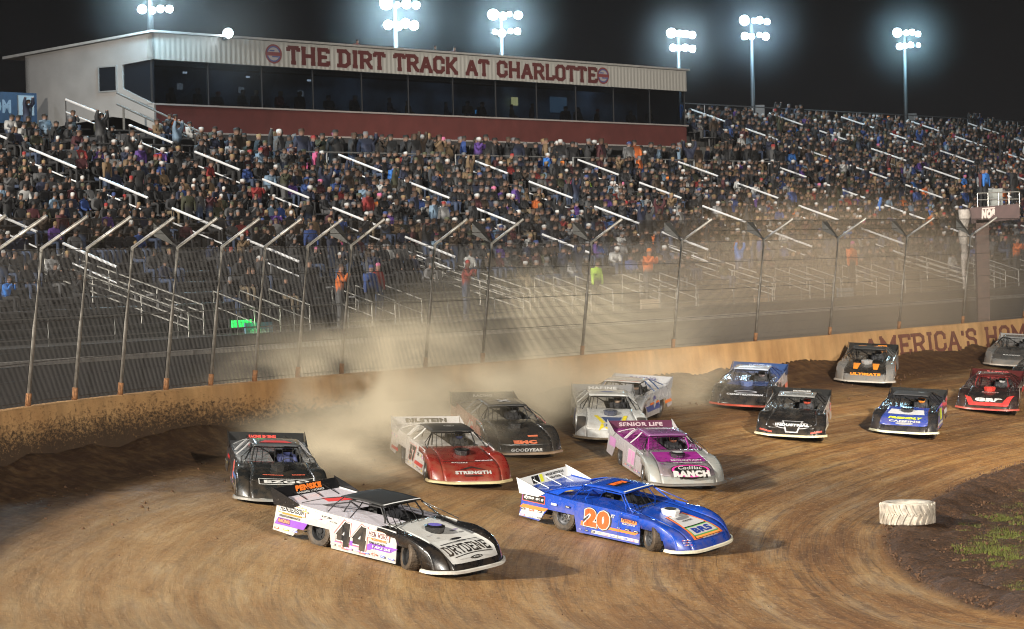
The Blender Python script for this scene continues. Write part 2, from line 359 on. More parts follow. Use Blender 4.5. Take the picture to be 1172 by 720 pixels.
def dirt_material():
    m = bpy.data.materials.new('dirt_track'); m.use_nodes = True; nt = m.node_tree; b = nt.nodes['Principled BSDF']; L = nt.links.new
    A = {k: N(nt, 'ShaderNodeAttribute', attribute_name=k) for k in ('along', 'across', 'infield', 'wall_distance')}
    def comb(sx, sy, off=0.):
        a = N(nt, 'ShaderNodeMath', operation='MULTIPLY'); a.inputs[1].default_value = sx; L(A['along'].outputs['Fac'], a.inputs[0])
        c = N(nt, 'ShaderNodeMath', operation='MULTIPLY'); c.inputs[1].default_value = sy; L(A['across'].outputs['Fac'], c.inputs[0])
        x = N(nt, 'ShaderNodeCombineXYZ'); L(a.outputs[0], x.inputs[0]); L(c.outputs[0], x.inputs[1]); x.inputs[2].default_value = off; return x.outputs[0]
    def noise(vec, sc, det=4, ro=.55):
        n = N(nt, 'ShaderNodeTexNoise'); n.inputs['Scale'].default_value = sc; n.inputs['Detail'].default_value = det; n.inputs['Roughness'].default_value = ro
        L(vec, n.inputs['Vector']); return n.outputs[0]
    def ramp(f, stops):
        r = N(nt, 'ShaderNodeValToRGB'); e_ = r.color_ramp.elements
        while len(e_) < len(stops): e_.new(.5)
        for i, (p, c) in enumerate(stops): e_[i].position = p; e_[i].color = (*c, 1)
        L(f, r.inputs[0]); return r.outputs[0]
    def mix(f, a_, b_, mode='MIX'):
        x = N(nt, 'ShaderNodeMix', data_type='RGBA', blend_type=mode)
        for s_, i_ in ((f, 'Factor'), (a_, 'A'), (b_, 'B')):
            if isinstance(s_, (int, float)): x.inputs[i_].default_value = s_
            elif isinstance(s_, tuple): x.inputs[i_].default_value = (*s_, 1)
            else: L(s_, x.inputs[i_])
        return x.outputs['Result']
    def rng_(f, a0, a1, b0, b1):
        r = N(nt, 'ShaderNodeMapRange'); 
        for i_, v_ in zip(('From Min', 'From Max', 'To Min', 'To Max'), (a0, a1, b0, b1)): r.inputs[i_].default_value = v_
        L(f, r.inputs[0]); return r.outputs[0]
    tc = N(nt, 'ShaderNodeTexCoord'); obj = tc.outputs['Object']
    n1 = noise(comb(.10, 1.0), 1.0, 8, .66); n2 = noise(comb(.45, 4.6, 3.), 1.0, 8, .72); n3 = noise(comb(1.5, 15.0, 7.), 1.0, 6, .75)
    n4 = noise(obj, .16, 4); n5 = noise(obj, 3.0, 8, .7); n6 = noise(obj, 14.0, 8, .8); n7 = noise(comb(.5, 3.2, 11.), 1.0, 8, .75)
    base = ramp(n1, [(.32, (.18, .072, .017)), (.45, (.35, .160, .038)), (.56, (.50, .275, .088)), (.68, (.62, .42, .19))])
    c2 = mix(rng_(n2, .42, .7, 0, .6), base, mix(.5, base, (.10, .045, .018)))
    c3 = mix(rng_(n3, .50, .66, 0, .6), c2, (.37, .25, .14))
    c4 = mix(rng_(n4, .4, .65, 0, .45), c3, (.15, .072, .030))
    c5 = mix(rng_(n5, .5, .75, 0, .5), c4, (.095, .045, .020))
    c5 = mix(rng_(n7, .52, .60, 0, .45), c5, (.085, .042, .018)); c5 = mix(rng_(n6, .60, .78, 0, .5), c5, (.42, .31, .19))
    n8 = noise(comb(.03, 1.9, 17.), 1.0, 3, .5); n9 = noise(comb(.04, 3.6, 29.), 1.0, 2, .5)
    def contour(n, w):
        a_ = N(nt, 'ShaderNodeMath', operation='SUBTRACT'); L(n, a_.inputs[0]); a_.inputs[1].default_value = .5
        b_ = N(nt, 'ShaderNodeMath', operation='ABSOLUTE'); L(a_.outputs[0], b_.inputs[0]); return rng_(b_.outputs[0], 0, w, 1, 0)
    gr1 = contour(n8, .022); gr2 = contour(n9, .03)
    g1 = N(nt, 'ShaderNodeMath', operation='MULTIPLY'); L(gr1, g1.inputs[0]); L(rng_(n5, .3, .6, .1, .75), g1.inputs[1])
    g2 = N(nt, 'ShaderNodeMath', operation='MULTIPLY'); L(gr2, g2.inputs[0]); L(rng_(n4, .4, .6, 0, .55), g2.inputs[1])
    c5 = mix(g1.outputs[0], c5, (.075, .034, .011)); c5 = mix(g2.outputs[0], c5, (.11, .050, .018))
    n10 = noise(obj, 4.2, 3, .5); c5 = mix(rng_(n10, .60, .66, 0, .55), c5, (.14, .055, .016)); n11 = noise(obj, 9.0, 3, .6); c5 = mix(rng_(n11, .62, .70, 0, .5), c5, (.09, .040, .014)); c5 = mix(rng_(noise(obj, 11.5, 2, .5), .63, .70, 0, .5), c5, (.62, .45, .26))
    # wall's shadow painted as darker soil below it, and the unraced soil of the infield
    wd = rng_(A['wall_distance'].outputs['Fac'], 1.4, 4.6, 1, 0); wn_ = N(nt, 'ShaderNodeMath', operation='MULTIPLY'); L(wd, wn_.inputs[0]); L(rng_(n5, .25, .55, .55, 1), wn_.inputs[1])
    sx = N(nt, 'ShaderNodeSeparateXYZ'); L(obj, sx.inputs[0]); dry = N(nt, 'ShaderNodeMath', operation='MULTIPLY'); L(rng_(sx.outputs['X'], 5.0, -6.0, 0, .62), dry.inputs[0]); L(rng_(n1, .3, .6, .5, 1), dry.inputs[1])
    c5 = mix(dry.outputs[0], c5, mix(rng_(n2, .38, .62, 0, 1), (.32, .195, .082), (.50, .35, .175)))
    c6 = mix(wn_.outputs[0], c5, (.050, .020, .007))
    soil = ramp(n6, [(.38, (.020, .010, .005)), (.52, (.085, .040, .017)), (.64, (.26, .13, .055))])
    inf = rng_(A['infield'].outputs['Fac'], -.05, .25, 0, 1); c7 = mix(inf, c6, soil)
    gr = N(nt, 'ShaderNodeMath', operation='MULTIPLY'); L(rng_(A['infield'].outputs['Fac'], 2.6, 5.0, 0, 1), gr.inputs[0]); L(rng_(n5, .42, .6, 0, .8), gr.inputs[1])
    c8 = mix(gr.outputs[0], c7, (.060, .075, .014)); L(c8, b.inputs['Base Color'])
    L(rng_(n1, .40, .62, .72, .42), b.inputs['Roughness']); b.inputs['Specular IOR Level'].default_value = .35
    hh = N(nt, 'ShaderNodeMath', operation='ADD'); L(n2, hh.inputs[0]); L(n5, hh.inputs[1])
    h2 = N(nt, 'ShaderNodeMath', operation='ADD'); L(hh.outputs[0], h2.inputs[0]); L(rng_(n6, 0, 1, 0, 1.1), h2.inputs[1])
    bp = N(nt, 'ShaderNodeBump'); bp.inputs['Strength'].default_value = 1.0; bp.inputs['Distance'].default_value = .07
    L(h2.outputs[0], bp.inputs['Height']); L(bp.outputs[0], b.inputs['Normal']); return m
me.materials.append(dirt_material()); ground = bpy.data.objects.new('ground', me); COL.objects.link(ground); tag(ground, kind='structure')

# ================================================================ WALL AND CATCH FENCE
def wall_at_px(px, z):
    lo, hi = -40., 120.
    for _ in range(50):
        mid = (lo+hi)/2; p = wall_pt(mid)
        if proj([[p[0], p[1], z]])[0, 0] < px: lo = mid
        else: hi = mid
    return (lo+hi)/2
TOPZ = 2.93
def top_z(s): return float(np.interp(s, [-40, -14, 0, 20, 60, 200], [3.0, 3.0, 2.92, 2.82, 2.74, 2.70]))
def nrm(s): d = wall_dir(s); return np.array([d[1], -d[0]])     # towards the track
mw = bpy.data.materials.new('dusty_concrete'); mw.use_nodes = True; nt = mw.node_tree; b = nt.nodes['Principled BSDF']; L = nt.links.new
tc = N(nt, 'ShaderNodeTexCoord'); sp = N(nt, 'ShaderNodeSeparateXYZ'); L(tc.outputs['Object'], sp.inputs[0])
def nz_(sc, det, ro, stretch=None):
    n = N(nt, 'ShaderNodeTexNoise'); n.inputs['Scale'].default_value = sc; n.inputs['Detail'].default_value = det; n.inputs['Roughness'].default_value = ro
    if stretch:
        mp = N(nt, 'ShaderNodeMapping'); mp.inputs['Scale'].default_value = stretch; L(tc.outputs['Object'], mp.inputs['Vector']); L(mp.outputs[0], n.inputs['Vector'])
    else: L(tc.outputs['Object'], n.inputs['Vector'])
    return n.outputs[0]
def mr_(f, *v):
    r = N(nt, 'ShaderNodeMapRange')
    for i_, v_ in zip(('From Min', 'From Max', 'To Min', 'To Max'), v): r.inputs[i_].default_value = v_
    L(f, r.inputs[0]); return r.outputs[0]
def ma_(op, a, c):
    x = N(nt, 'ShaderNodeMath', operation=op)
    for i, s_ in enumerate((a, c)):
        if isinstance(s_, (int, float)): x.inputs[i].default_value = s_
        else: L(s_, x.inputs[i])
    return x.outputs[0]
big = nz_(.5, 5, .6); fine = nz_(13, 9, .82, (.5, .5, 1)); drip = nz_(2.0, 4, .6, (1, 1, .12))
rp = N(nt, 'ShaderNodeValToRGB'); rp.color_ramp.elements[0].color = (.38, .20, .075, 1); rp.color_ramp.elements[0].position = .35
rp.color_ramp.elements[1].color = (.56, .33, .14, 1); rp.color_ramp.elements[1].position = .7; L(big, rp.inputs[0])
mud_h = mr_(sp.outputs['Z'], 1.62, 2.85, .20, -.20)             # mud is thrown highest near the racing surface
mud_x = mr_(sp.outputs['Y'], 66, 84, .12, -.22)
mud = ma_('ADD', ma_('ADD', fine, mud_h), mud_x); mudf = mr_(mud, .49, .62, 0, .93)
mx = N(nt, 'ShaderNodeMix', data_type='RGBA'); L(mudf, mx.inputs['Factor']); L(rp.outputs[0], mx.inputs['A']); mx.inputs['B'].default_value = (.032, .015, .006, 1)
mx2 = N(nt, 'ShaderNodeMix', data_type='RGBA', blend_type='MULTIPLY'); mx2.inputs['Factor'].default_value = 1; L(mx.outputs['Result'], mx2.inputs['A'])
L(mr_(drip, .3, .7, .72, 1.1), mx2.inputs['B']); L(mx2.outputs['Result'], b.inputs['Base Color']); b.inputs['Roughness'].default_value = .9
bp = N(nt, 'ShaderNodeBump'); bp.inputs['Strength'].default_value = .8; bp.inputs['Distance'].default_value = .05
L(ma_('ADD', mudf, fine), bp.inputs['Height']); L(bp.outputs[0], b.inputs['Normal'])
WALLM = mw
ss = np.arange(-60, 190, .5); prof = []
for s in ss:
    p = wall_pt(s); n = nrm(s); z1 = top_z(s); z0 = height(p[None])[0]-.25
    def W(o, z): return (p[0]+n[0]*o, p[1]+n[1]*o, z)
    prof.append([W(.22, z0), W(.06, z1-.03), W(.03, z1), W(-.25, z1), W(-.28, z1-.03), W(-.30, z0)])
wall = empty('concrete_wall', tuple([*wall_pt(20), 1.5])); 
tag(wall, 'mud spattered tan concrete retaining wall round the outside of the dirt track', 'wall')
WINV = Matrix.Translation(-wall.location)
def local(o, par):
    o.parent = par; o.matrix_parent_inverse = Matrix.Translation(-Vector(par.location)); return o
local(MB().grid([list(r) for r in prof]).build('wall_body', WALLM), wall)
# painted words on the wall
s0 = wall_at_px(985, 2.4); s1 = wall_at_px(1168, 2.4); sM = s1; adv = (s1-s0)
def wsurf(a, bb, off):
    s = s0+a; p = wall_pt(s); n = nrm(s); k = (bb)     # b metres below/above the wall top
    z = top_z(s)+k; sl = .06+(-.03-k)*.16/1.4
    return (p[0]+n[0]*(sl+off), p[1]+n[1]*(sl+off), z)
D = Decals(wsurf); RED = (.13, .035, .022)
D.z = .004
D.text("AMERICA'S HOME", adv*1.10/2, -.57, adv*1.10, .74, RED, slab=True, sw=.17)
local(D.build('painted_words', None, [mat('faded_red_wall_paint', RED, .9, noise=.35, nscale=6)]), wall)
# fence
fence = empty('catch_fence', tuple([*wall_pt(10), 3.0])); tag(fence, 'tall steel catch fence with bent topped posts on the track wall', 'fence')
POSTX = [-62, -12, 38, 91, 143, 195, 246, 296, 345, 395, 491, 556, 670, 774, 868, 953, 1032, 1105, 1175, 1240]
post_s = []
RUST = mat('rusty_base', (.24, .11, .045), .85, noise=.5, nscale=15)
for i, px in enumerate(POSTX):
    s = wall_at_px(px, top_z(0)); post_s.append(s); p = wall_pt(s); n = nrm(s); z = top_z(s); d = wall_dir(s)
    def W(o, zz, al=0): return (p[0]+n[0]*o+d[0]*al, p[1]+n[1]*o+d[1]*al, z+zz)
    lean = .40
    bend = W(-.12+lean, 3.28); tip = W(-.12+lean+1.05, 3.93)
    m = MB(); m.tube([W(-.12, 0), W(-.12+lean*.5, 1.64), bend, tip], .041, 8)
    post = local(m.build('post', mat('weathered_post', (.34, .32, .29), .5, .6, noise=.4, nscale=7), None, smooth=True), fence)
    m = MB(); m.tube([W(-.12, -.02), W(-.12+lean*.08, .27)], .062, 8); m.tube([W(-.12, -.5), W(-.12, 0)], .06, 8)
    local(m.build('post_foot', RUST, None, smooth=True), fence)
    if px in (-12, 195, 395, 556, 670, 774, 868, 953, 1032, 1105):   # outer arm with a small plate
        m = MB(); m.tube([bend, W(-.12+lean-.45, 3.62)], .035, 6)
        local(m.build('outer_arm', DARKM, None), fence)
        m = MB(); m.hexa([W(-.12+lean-.10, 3.34, .05), W(-.12+lean-.10, 3.34, -.05), W(-.12+lean-.5, 3.55, -.2), W(-.12+lean-.5, 3.55, .2)], [W(-.12+lean-.10, 3.40, .05), W(-.12+lean-.10, 3.40, -.05), W(-.12+lean-.5, 3.86, -.2), W(-.12+lean-.5, 3.86, .2)])
        local(m.build('arm_plate', mat('grey_plate', (.06, .06, .058), .6, .3), None), fence)
WIRE = mat('fence_wire', (.055, .052, .05), .5, .5)
def fence_pt(s, h):      # h metres up the post line, following the bend
    p = wall_pt(s); n = nrm(s); z = top_z(s)
    if h <= 3.28: o, zz = -.12+.40*h/3.28, h
    else:
        k = (h-3.28)/1.235; o, zz = -.12+.40+1.05*k, 3.28+.65*k
    o -= .055; return (p[0]+n[0]*o, p[1]+n[1]*o, z+zz)
smin, smax = post_s[0], post_s[-1]+20
m = MB(); th = .0082
for s in np.arange(smin, smax, .062):
    d = wall_dir(s)*th
    for h0, h1 in ((.0, 1.6), (1.6, 3.28), (3.28, 4.45)):
        a = fence_pt(s, h0); c = fence_pt(s, h1); n = nrm(s)*th
        A_ = [(a[0]+x, a[1]+y, a[2]) for x, y in ((d[0], d[1]), (-d[0], -d[1]), (n[0], n[1]))]
        B_ = [(c[0]+x, c[1]+y, c[2]) for x, y in ((d[0], d[1]), (-d[0], -d[1]), (n[0], n[1]))]
        m.add(A_+B_, [(0, 1, 4, 3), (1, 2, 5, 4), (2, 0, 3, 5)])
for h in np.arange(.25, 4.4, .30):
    m.tube([fence_pt(s, h) for s in np.arange(smin, smax, .8)], .0035, 3)
local(m.build('wire_mesh', WIRE, None, normals=False), fence)
for h in (.08, .9, 1.75, 2.6, 3.25, 3.85, 4.42):
    m = MB(); m.tube([fence_pt(s, h) for s in np.arange(smin, smax, .8)], .0075, 5)
    local(m.build('cable', mat('steel_cable', (.09, .085, .08), .5, .6), None, normals=False), fence)
# ================================================================ GRANDSTAND  (t along the stand, w up and back from its front wall)
SP0 = np.array([7.842, 98.0, 0.]); SU = np.array([.559, .829, 0.]); SN = np.array([-.829, .559, 0.])
RZ = math.atan2(SU[1], SU[0])
def ST(t, w, z): return tuple(SP0+SU*t+SN*w+np.array([0, 0, z]))
def rowz(w): return 3.6+.35*w
def find_t(px, w, z):
    lo, hi = -70., 140.
    for _ in range(50):
        mid = (lo+hi)/2
        if proj([ST(mid, w, z)])[0, 0] < px: lo = mid
        else: hi = mid
    return (lo+hi)/2
def sbox(mb, t0, t1, w0, w1, z0, z1, m=0):
    return mb.hexa([ST(t0, w0, z0), ST(t1, w0, z0), ST(t1, w1, z0), ST(t0, w1, z0)], [ST(t0, w0, z1), ST(t1, w0, z1), ST(t1, w1, z1), ST(t0, w1, z1)], m)
CONC = mat('stand_concrete', (.042, .041, .040), .85, noise=.35, nscale=2.5, bump=.2)
CONCD = mat('dark_retaining_concrete', (.045, .043, .045), .8, noise=.4, nscale=1.2, bump=.2)
stand = empty('grandstand', ST(10, 0, 3.6)); tag(stand, 'long tiered grandstand of bare metal benches packed with spectators behind the catch fence', 'grandstand')
m = MB(); sbox(m, -48, 100, -.25, 0, 1.0, 3.55); local(m.build('front_wall', CONCD, None), stand)
m = MB(); sbox(m, -48, 100, -.34, .03, 3.5, 3.62); local(m.build('wall_coping', mat('pale_coping', (.22, .21, .2), .8, noise=.3), None), stand)
RP = .8; NR = 29
rows = []
for k in range(NR):
    w = 2.0+RP*k
    if w < 14.5: rows.append((k, w, -45, 95))
    else:
        if w < 18.6: rows.append((k, w, -34, -8.2))
        if w < 23.2: rows.append((k, w, 31.6, 100))
m = MB(); sbox(m, -48, 100, .03, 1.7, 3.0, rowz(1.2)-.1)
for k, w, t0, t1 in rows: sbox(m, t0, t1, w-.32, w+.484, rowz(w)-1.0, rowz(w)-.02)
local(m.build('tread', CONC, None), stand)
AIS = 7.85; A0_ = -45+.9
def in_aisle(t): return ((t-A0_) % AIS) < 1.25
for k, w, t0, t1 in rows:
    m = MB(); j = 0; t = t0
    a = math.floor((t0-A0_)/AIS)
    while True:
        b0 = A0_+a*AIS+1.25; b1 = A0_+(a+1)*AIS; a += 1
        if b0 > t1: break
        b0 = max(b0, t0); b1 = min(b1, t1)
        if b1-b0 < .5: continue
        sbox(m, b0, b1, w-.14, w+.14, rowz(w)+.40, rowz(w)+.445)
        for q in np.arange(b0+.3, b1, 1.8): sbox(m, q, q+.05, w-.03, w+.03, rowz(w)-.02, rowz(w)+.40)
    local(m.build('bench', ALU, None), stand)
# aisle handrails: chains of short twin rails climbing each aisle; only those the lens covers
RAIL = mat('bright_handrail', (.60, .60, .62), .4, .2)
nrail = 0
for a in range(0, 19):
    t = A0_+a*AIS+.62; w = 3.4; jj = 0
    while w < 21.0:
        wl = 1.9
        if w > 13.2 and -8.2 < t < 31.6: break
        if w > 19.5 and t < 0: break
        pm = proj([ST(t, w, rowz(w)+1)])[0]
        if -40 < pm[0] < 1215 and nrail < 96:
            m = MB(); z0 = rowz(w); z1 = rowz(w+wl)
            for h in (.98, .55): m.tube([ST(t, w, z0+h), ST(t, w+wl, z1+h)], .04 if h > .6 else .024, 6)
            m.tube([ST(t, w, z0), ST(t, w, z0+.98)], .02, 6, 1); m.tube([ST(t, w+wl, z1), ST(t, w+wl, z1+.98)], .02, 6, 1)
            local(m.build('handrail', [RAIL, DARKM], None), stand); nrail += 1
        w += wl+.95; jj += 1
print('rails', nrail)
# long ramp rails from the front walk up to the seats
RAIL2 = mat('ramp_rail_steel', (.40, .39, .37), .45, .6, noise=.2)
for a in range(0, 17, 1):
    t = A0_+a*AIS+.2
    pm = proj([ST(t, 4, 5)])[0]
    if not -60 < pm[0] < 1230: continue
    m = MB()
    for dt in (0, 1.5):
        for h in (.95, .55, .75):
            m.tube([ST(t+dt, .6+dt*.5, rowz(.6)+h-.2+dt*.1), ST(t+dt, 5.6+dt*.5, rowz(4.2)+h+dt*.1)], .022, 5)
        for ww in (.6, 2.2, 3.9, 5.6):
            zz = rowz(.6)-.2+(rowz(4.2)-rowz(.6)+.2)*(ww-.6)/5.0; m.tube([ST(t+dt, ww+dt*.5, zz-.3), ST(t+dt, ww+dt*.5, zz+.95+dt*.1)], .02, 5)
    if a % 2 == 0: local(m.build('ramp_rail', RAIL2, None), stand)
    if True:
        m = MB(); t += 2.6 if a % 2 == 0 else 0
        for dt in (0, 1.1, 2.4):
            m.tube([ST(t+dt, .5, 3.6), ST(t+dt, .5, 4.6), ST(t+dt, 1.9, 5.05), ST(t+dt, 1.9, 4.1)], .024, 6)
            m.tube([ST(t+dt, .5, 4.2), ST(t+dt, 1.9, 4.65)], .018, 5)
        local(m.build('stair_rail', RAIL2, None), stand)
m = MB()
for h in (.5, 1.0): m.tube([ST(-46, .1, 3.6+h), ST(100, .1, 3.6+h)], .018, 5)
for q in np.arange(-46, 100, 2.4): m.tube([ST(q, .1, 3.6), ST(q, .1, 4.6)], .018, 5)
local(m.build('front_rail', mat('dull_rail', (.16, .16, .155), .5, .6), None), stand)
# concourse under the press box and its rails
m = MB(); sbox(m, -8.2, 31.6, 14.9, 26, 7.6, 8.62); local(m.build('concourse_floor', CONC, None), stand)
for t0, t1 in [(-8.0, 3.4), (4.6, 12.0), (12.9, 22.6), (23.4, 31.2)]:
    m = MB()
    for h in (.45, .95): m.tube([ST(t0, 15.0, 8.62+h), ST(t1, 15.0, 8.62+h)], .028, 6)
    for q in np.linspace(t0, t1, max(2, int((t1-t0)/1.9))): m.tube([ST(q, 15.0, 8.62), ST(q, 15.0, 9.57)], .026, 6)
    local(m.build('concourse_rail', mat('concourse_rail_steel', (.34, .34, .34), .4, .6), None), stand)
# rear rail of the right hand block and the left hand stair
m = MB()
for h in (.5, 1.05): m.tube([ST(31.6, 25.2, 11.9+h), ST(100, 25.2, 11.9+h)], .03, 5)
for q in np.arange(31.6, 100, 2.4): m.tube([ST(q, 25.2, 11.0), ST(q, 25.2, 12.95)], .025, 5)
sbox(m, 31.6, 100, 24.9, 25.0, 11.2, 12.25)
local(m.build('rear_rail', mat('rear_rail_steel', (.12, .12, .13), .5, .5), None), stand)
m = MB()
for h in (.9, .5):
    m.tube([ST(-8.4, 20.5, 10.9+h), ST(-8.4, 13.8, 8.2+h)], .035, 6); 
for ww in (20.2, 18, 16, 14): m.tube([ST(-8.4, ww, rowz(ww)-.2), ST(-8.4, ww, rowz(ww)+.6)], .045, 6)
local(m.build('stair_rail', mat('dull_rail', (.16, .16, .155), .5, .6), None), stand)

# ================================================================ PRESS BOX
T0, T1, WF = -7.0, 30.6, 20.0
box = empty('press_box', ST(10, 20, 8.6)); tag(box, 'long white press box with dark glass front and red brown band over the stand', 'building')
WHITE = mat('white_siding', (.25, .24, .235), .6, noise=.15, nscale=1.2)
def siding():
    m = WHITE.copy(); m.name = 'white_ribbed_siding'; nt = m.node_tree; b = nt.nodes['Principled BSDF']
    tc = N(nt, 'ShaderNodeTexCoord'); mp = N(nt, 'ShaderNodeMapping'); mp.inputs['Rotation'].default_value = (0, 0, -RZ)
    w = N(nt, 'ShaderNodeTexWave'); w.inputs['Scale'].default_value = 1.1; w.inputs['Distortion'].default_value = .3
    bp = N(nt, 'ShaderNodeBump'); bp.inputs['Strength'].default_value = .35; bp.inputs['Distance'].default_value = .04
    nt.links.new(tc.outputs['Object'], mp.inputs[0]); nt.links.new(mp.outputs[0], w.inputs['Vector']); nt.links.new(w.outputs[0], bp.inputs['Height']); nt.links.new(bp.outputs[0], b.inputs['Normal']); return m
SID = siding()
m = MB(); sbox(m, T0, T1, WF, WF+.25, 13.03, 13.99); SIDF = SID.copy(); SIDF.name = 'cream_fascia'; SIDF.node_tree.nodes['Principled BSDF'].inputs['Emission Strength'].default_value = 0
for l_ in list(SIDF.node_tree.nodes['Principled BSDF'].inputs['Base Color'].links): SIDF.node_tree.links.remove(l_)
SIDF.node_tree.nodes['Principled BSDF'].inputs['Base Color'].default_value = (.34, .33, .31, 1)
local(m.build('fascia', SIDF, None), box)
m = MB()
m.hexa([ST(T0-.15, WF-.12, 13.99), ST(T1+.15, WF-.12, 13.99), ST(T1+.15, 27.2, 13.40), ST(T0-.15, 27.2, 13.40)], [ST(T0-.15, WF-.12, 14.07), ST(T1+.15, WF-.12, 14.07), ST(T1+.15, 27.2, 13.50), ST(T0-.15, 27.2, 13.50)])
local(m.build('roof', mat('roof_sheet', (.30, .29, .28), .6, noise=.2), None), box)
m = MB(); sbox(m, T0+.02, T1, WF+.05, WF+.3, 10.46, 11.40); local(m.build('red_band', mat('red_brown_siding', (.105, .026, .023), .7, noise=.2, nscale=1.5), None), box)
m = MB(); sbox(m, T0, T1+.1, WF-.02, WF+.33, 11.40, 11.46); sbox(m, T0, T1+.1, WF-.02, WF+.33, 10.40, 10.46); local(m.build('band_trim', mat('pale_trim', (.3, .27, .26), .6), None), box)
m = MB(); sbox(m, T0, T1, WF, 26, 10.2, 10.42); local(m.build('floor_slab', CONCD, None), box)
# end wall facing left: polygon with a slanted glazed corner and a small window
def endp(w, z): return ST(T0, w, z)
th = tuple(SU*.12)
m = MB()
m.prism([(20.0, 10.50), (21.2, 10.95), (22.0, 11.05), (24.2, 10.85), (26.2, 10.60), (26.2, 13.50), (20.0, 13.98), (20.0, 13.03), (21.45, 12.90), (21.45, 12.05), (20.0, 11.43)], endp, th)
wallb = m
local(wallb.build('end_wall', SID, None), box)
m = MB(); m.prism([(21.75, 12.00), (22.55, 12.00), (22.55, 12.85), (21.75, 12.85)], lambda w, z: ST(T0-.02, w, z), tuple(SU*.03)); 
GLASS = mat('dark_window_glass', (.010, .012, .016), .12, spec=.6)
ww_ = local(m.build('window', GLASS, None), box)
m = MB()
for q in ((21.70, 11.95, 22.60, 12.0), (21.70, 12.85, 22.60, 12.9), (21.70, 12.0, 21.75, 12.85), (22.55, 12.0, 22.60, 12.85)):
    m.prism([(q[0], q[1]), (q[2], q[1]), (q[2], q[3]), (q[0], q[3])], lambda w, z: ST(T0-.04, w, z), tuple(SU*.06))
local(m.build('window_frame', mat('grey_frame', (.2, .2, .2), .5), None), box)
m = MB(); m.prism([(20.02, 11.46), (21.42, 12.05), (21.42, 12.88), (20.02, 13.02)], lambda w, z: ST(T0+.06, w, z), tuple(SU*.03)); local(m.build('corner_window', GLASS, None), box)
m = MB(); sbox(m, T0, T1, 26.0, 26.2, 8.6, 13.4); sbox(m, T1-.12, T1, 20.4, 26, 10.46, 13.6); local(m.build('rear_wall', mat('dim_interior', (.05, .05, .055), .8), None), box)
m = MB(); sbox(m, T0+.2, T1-.2, WF+2.6, WF+2.7, 11.46, 13.0); local(m.build('inner_wall', mat('blue_grey_interior', (.16, .20, .26), .8, noise=.6, nscale=.8), None), box)
for tq in (0, 8, 14, 20, 26):
    l = bpy.data.lights.new('room_light', 'POINT'); l.energy = 9 if tq != 26 else 16; l.color = (.7, .85, 1); l.shadow_soft_size = .15; lo = bpy.data.objects.new('room_light', l); COL.objects.link(lo); lo.location = ST(tq, 21.6, 12.9)
# glazing bays: separate panes between slim mullions, real see-through glass
gm = bpy.data.materials.new('tinted_glass'); gm.use_nodes = True; gn = gm.node_tree; gn.nodes.clear()
go = N(gn, 'ShaderNodeOutputMaterial'); gmx = N(gn, 'ShaderNodeMixShader'); gt = N(gn, 'ShaderNodeBsdfTransparent'); gg = N(gn, 'ShaderNodeBsdfGlossy')
gt.inputs[0].default_value = (.42, .47, .52, 1); gg.inputs[0].default_value = (.7, .8, .9, 1); gg.inputs['Roughness'].default_value = .1; gmx.inputs[0].default_value = .07
gn.links.new(gt.outputs[0], gmx.inputs[1]); gn.links.new(gg.outputs[0], gmx.inputs[2]); gn.links.new(gmx.outputs[0], go.inputs[0])
nb = 12
for i in range(nb):
    a = T0+.05+(T1-T0-.1)*i/nb; c = T0+.05+(T1-T0-.1)*(i+1)/nb
    m = MB(); m.prism([(a+.015, 11.47), (c-.015, 11.47), (c-.015, 13.02), (a+.015, 13.02)], lambda t, z: ST(t, WF+.12, z), tuple(SN*.02)); local(m.build('window_pane', gm, None, normals=False), box)
for i in range(nb+1):
    m = MB(); a = T0+.05+(T1-T0-.1)*i/nb; sbox(m, a-.012, a+.012, WF+.08, WF+.16, 11.46, 13.03)
    local(m.build('mullion', mat('dark_mullion', (.012, .012, .014), .5), None), box)
# lettering on the fascia
def fsurf(a, bb, off): return ST(a, WF-off-.004, bb)
def FT(px): return find_t(px, WF, 13.5)
D = Decals(fsurf); FR = (.085, .018, .018)
ta, tb = FT(328), FT(684)
tw = ["THE", "DIRT", "TRACK", "AT", "CHARLOTTE"]
D.text("THE DIRT TRACK AT CHARLOTTE", (ta+tb)/2, 13.50, tb-ta, .66, FR, slab=True, sw=.23)
for px in (313, 690):
    c = FT(px); D.oval(c, 13.50, 1.0, .74, (.17, .035, .035)); D.oval(c, 13.50, .84, .60, (.05, .07, .20)); D.oval(c, 13.50, .70, .50, (.30, .27, .27))
    D.rect(c, 13.50, .84, .14, (.17, .035, .035)); D.rect(c+.1, 13.40, .4, .05, (.05, .07, .20)); D.rect(c-.1, 13.62, .3, .05, (.05, .07, .20))
o = D.build('painted_lettering', None, [mat('fascia_paint', c, .7) for c in D.cols]); local(o, box)
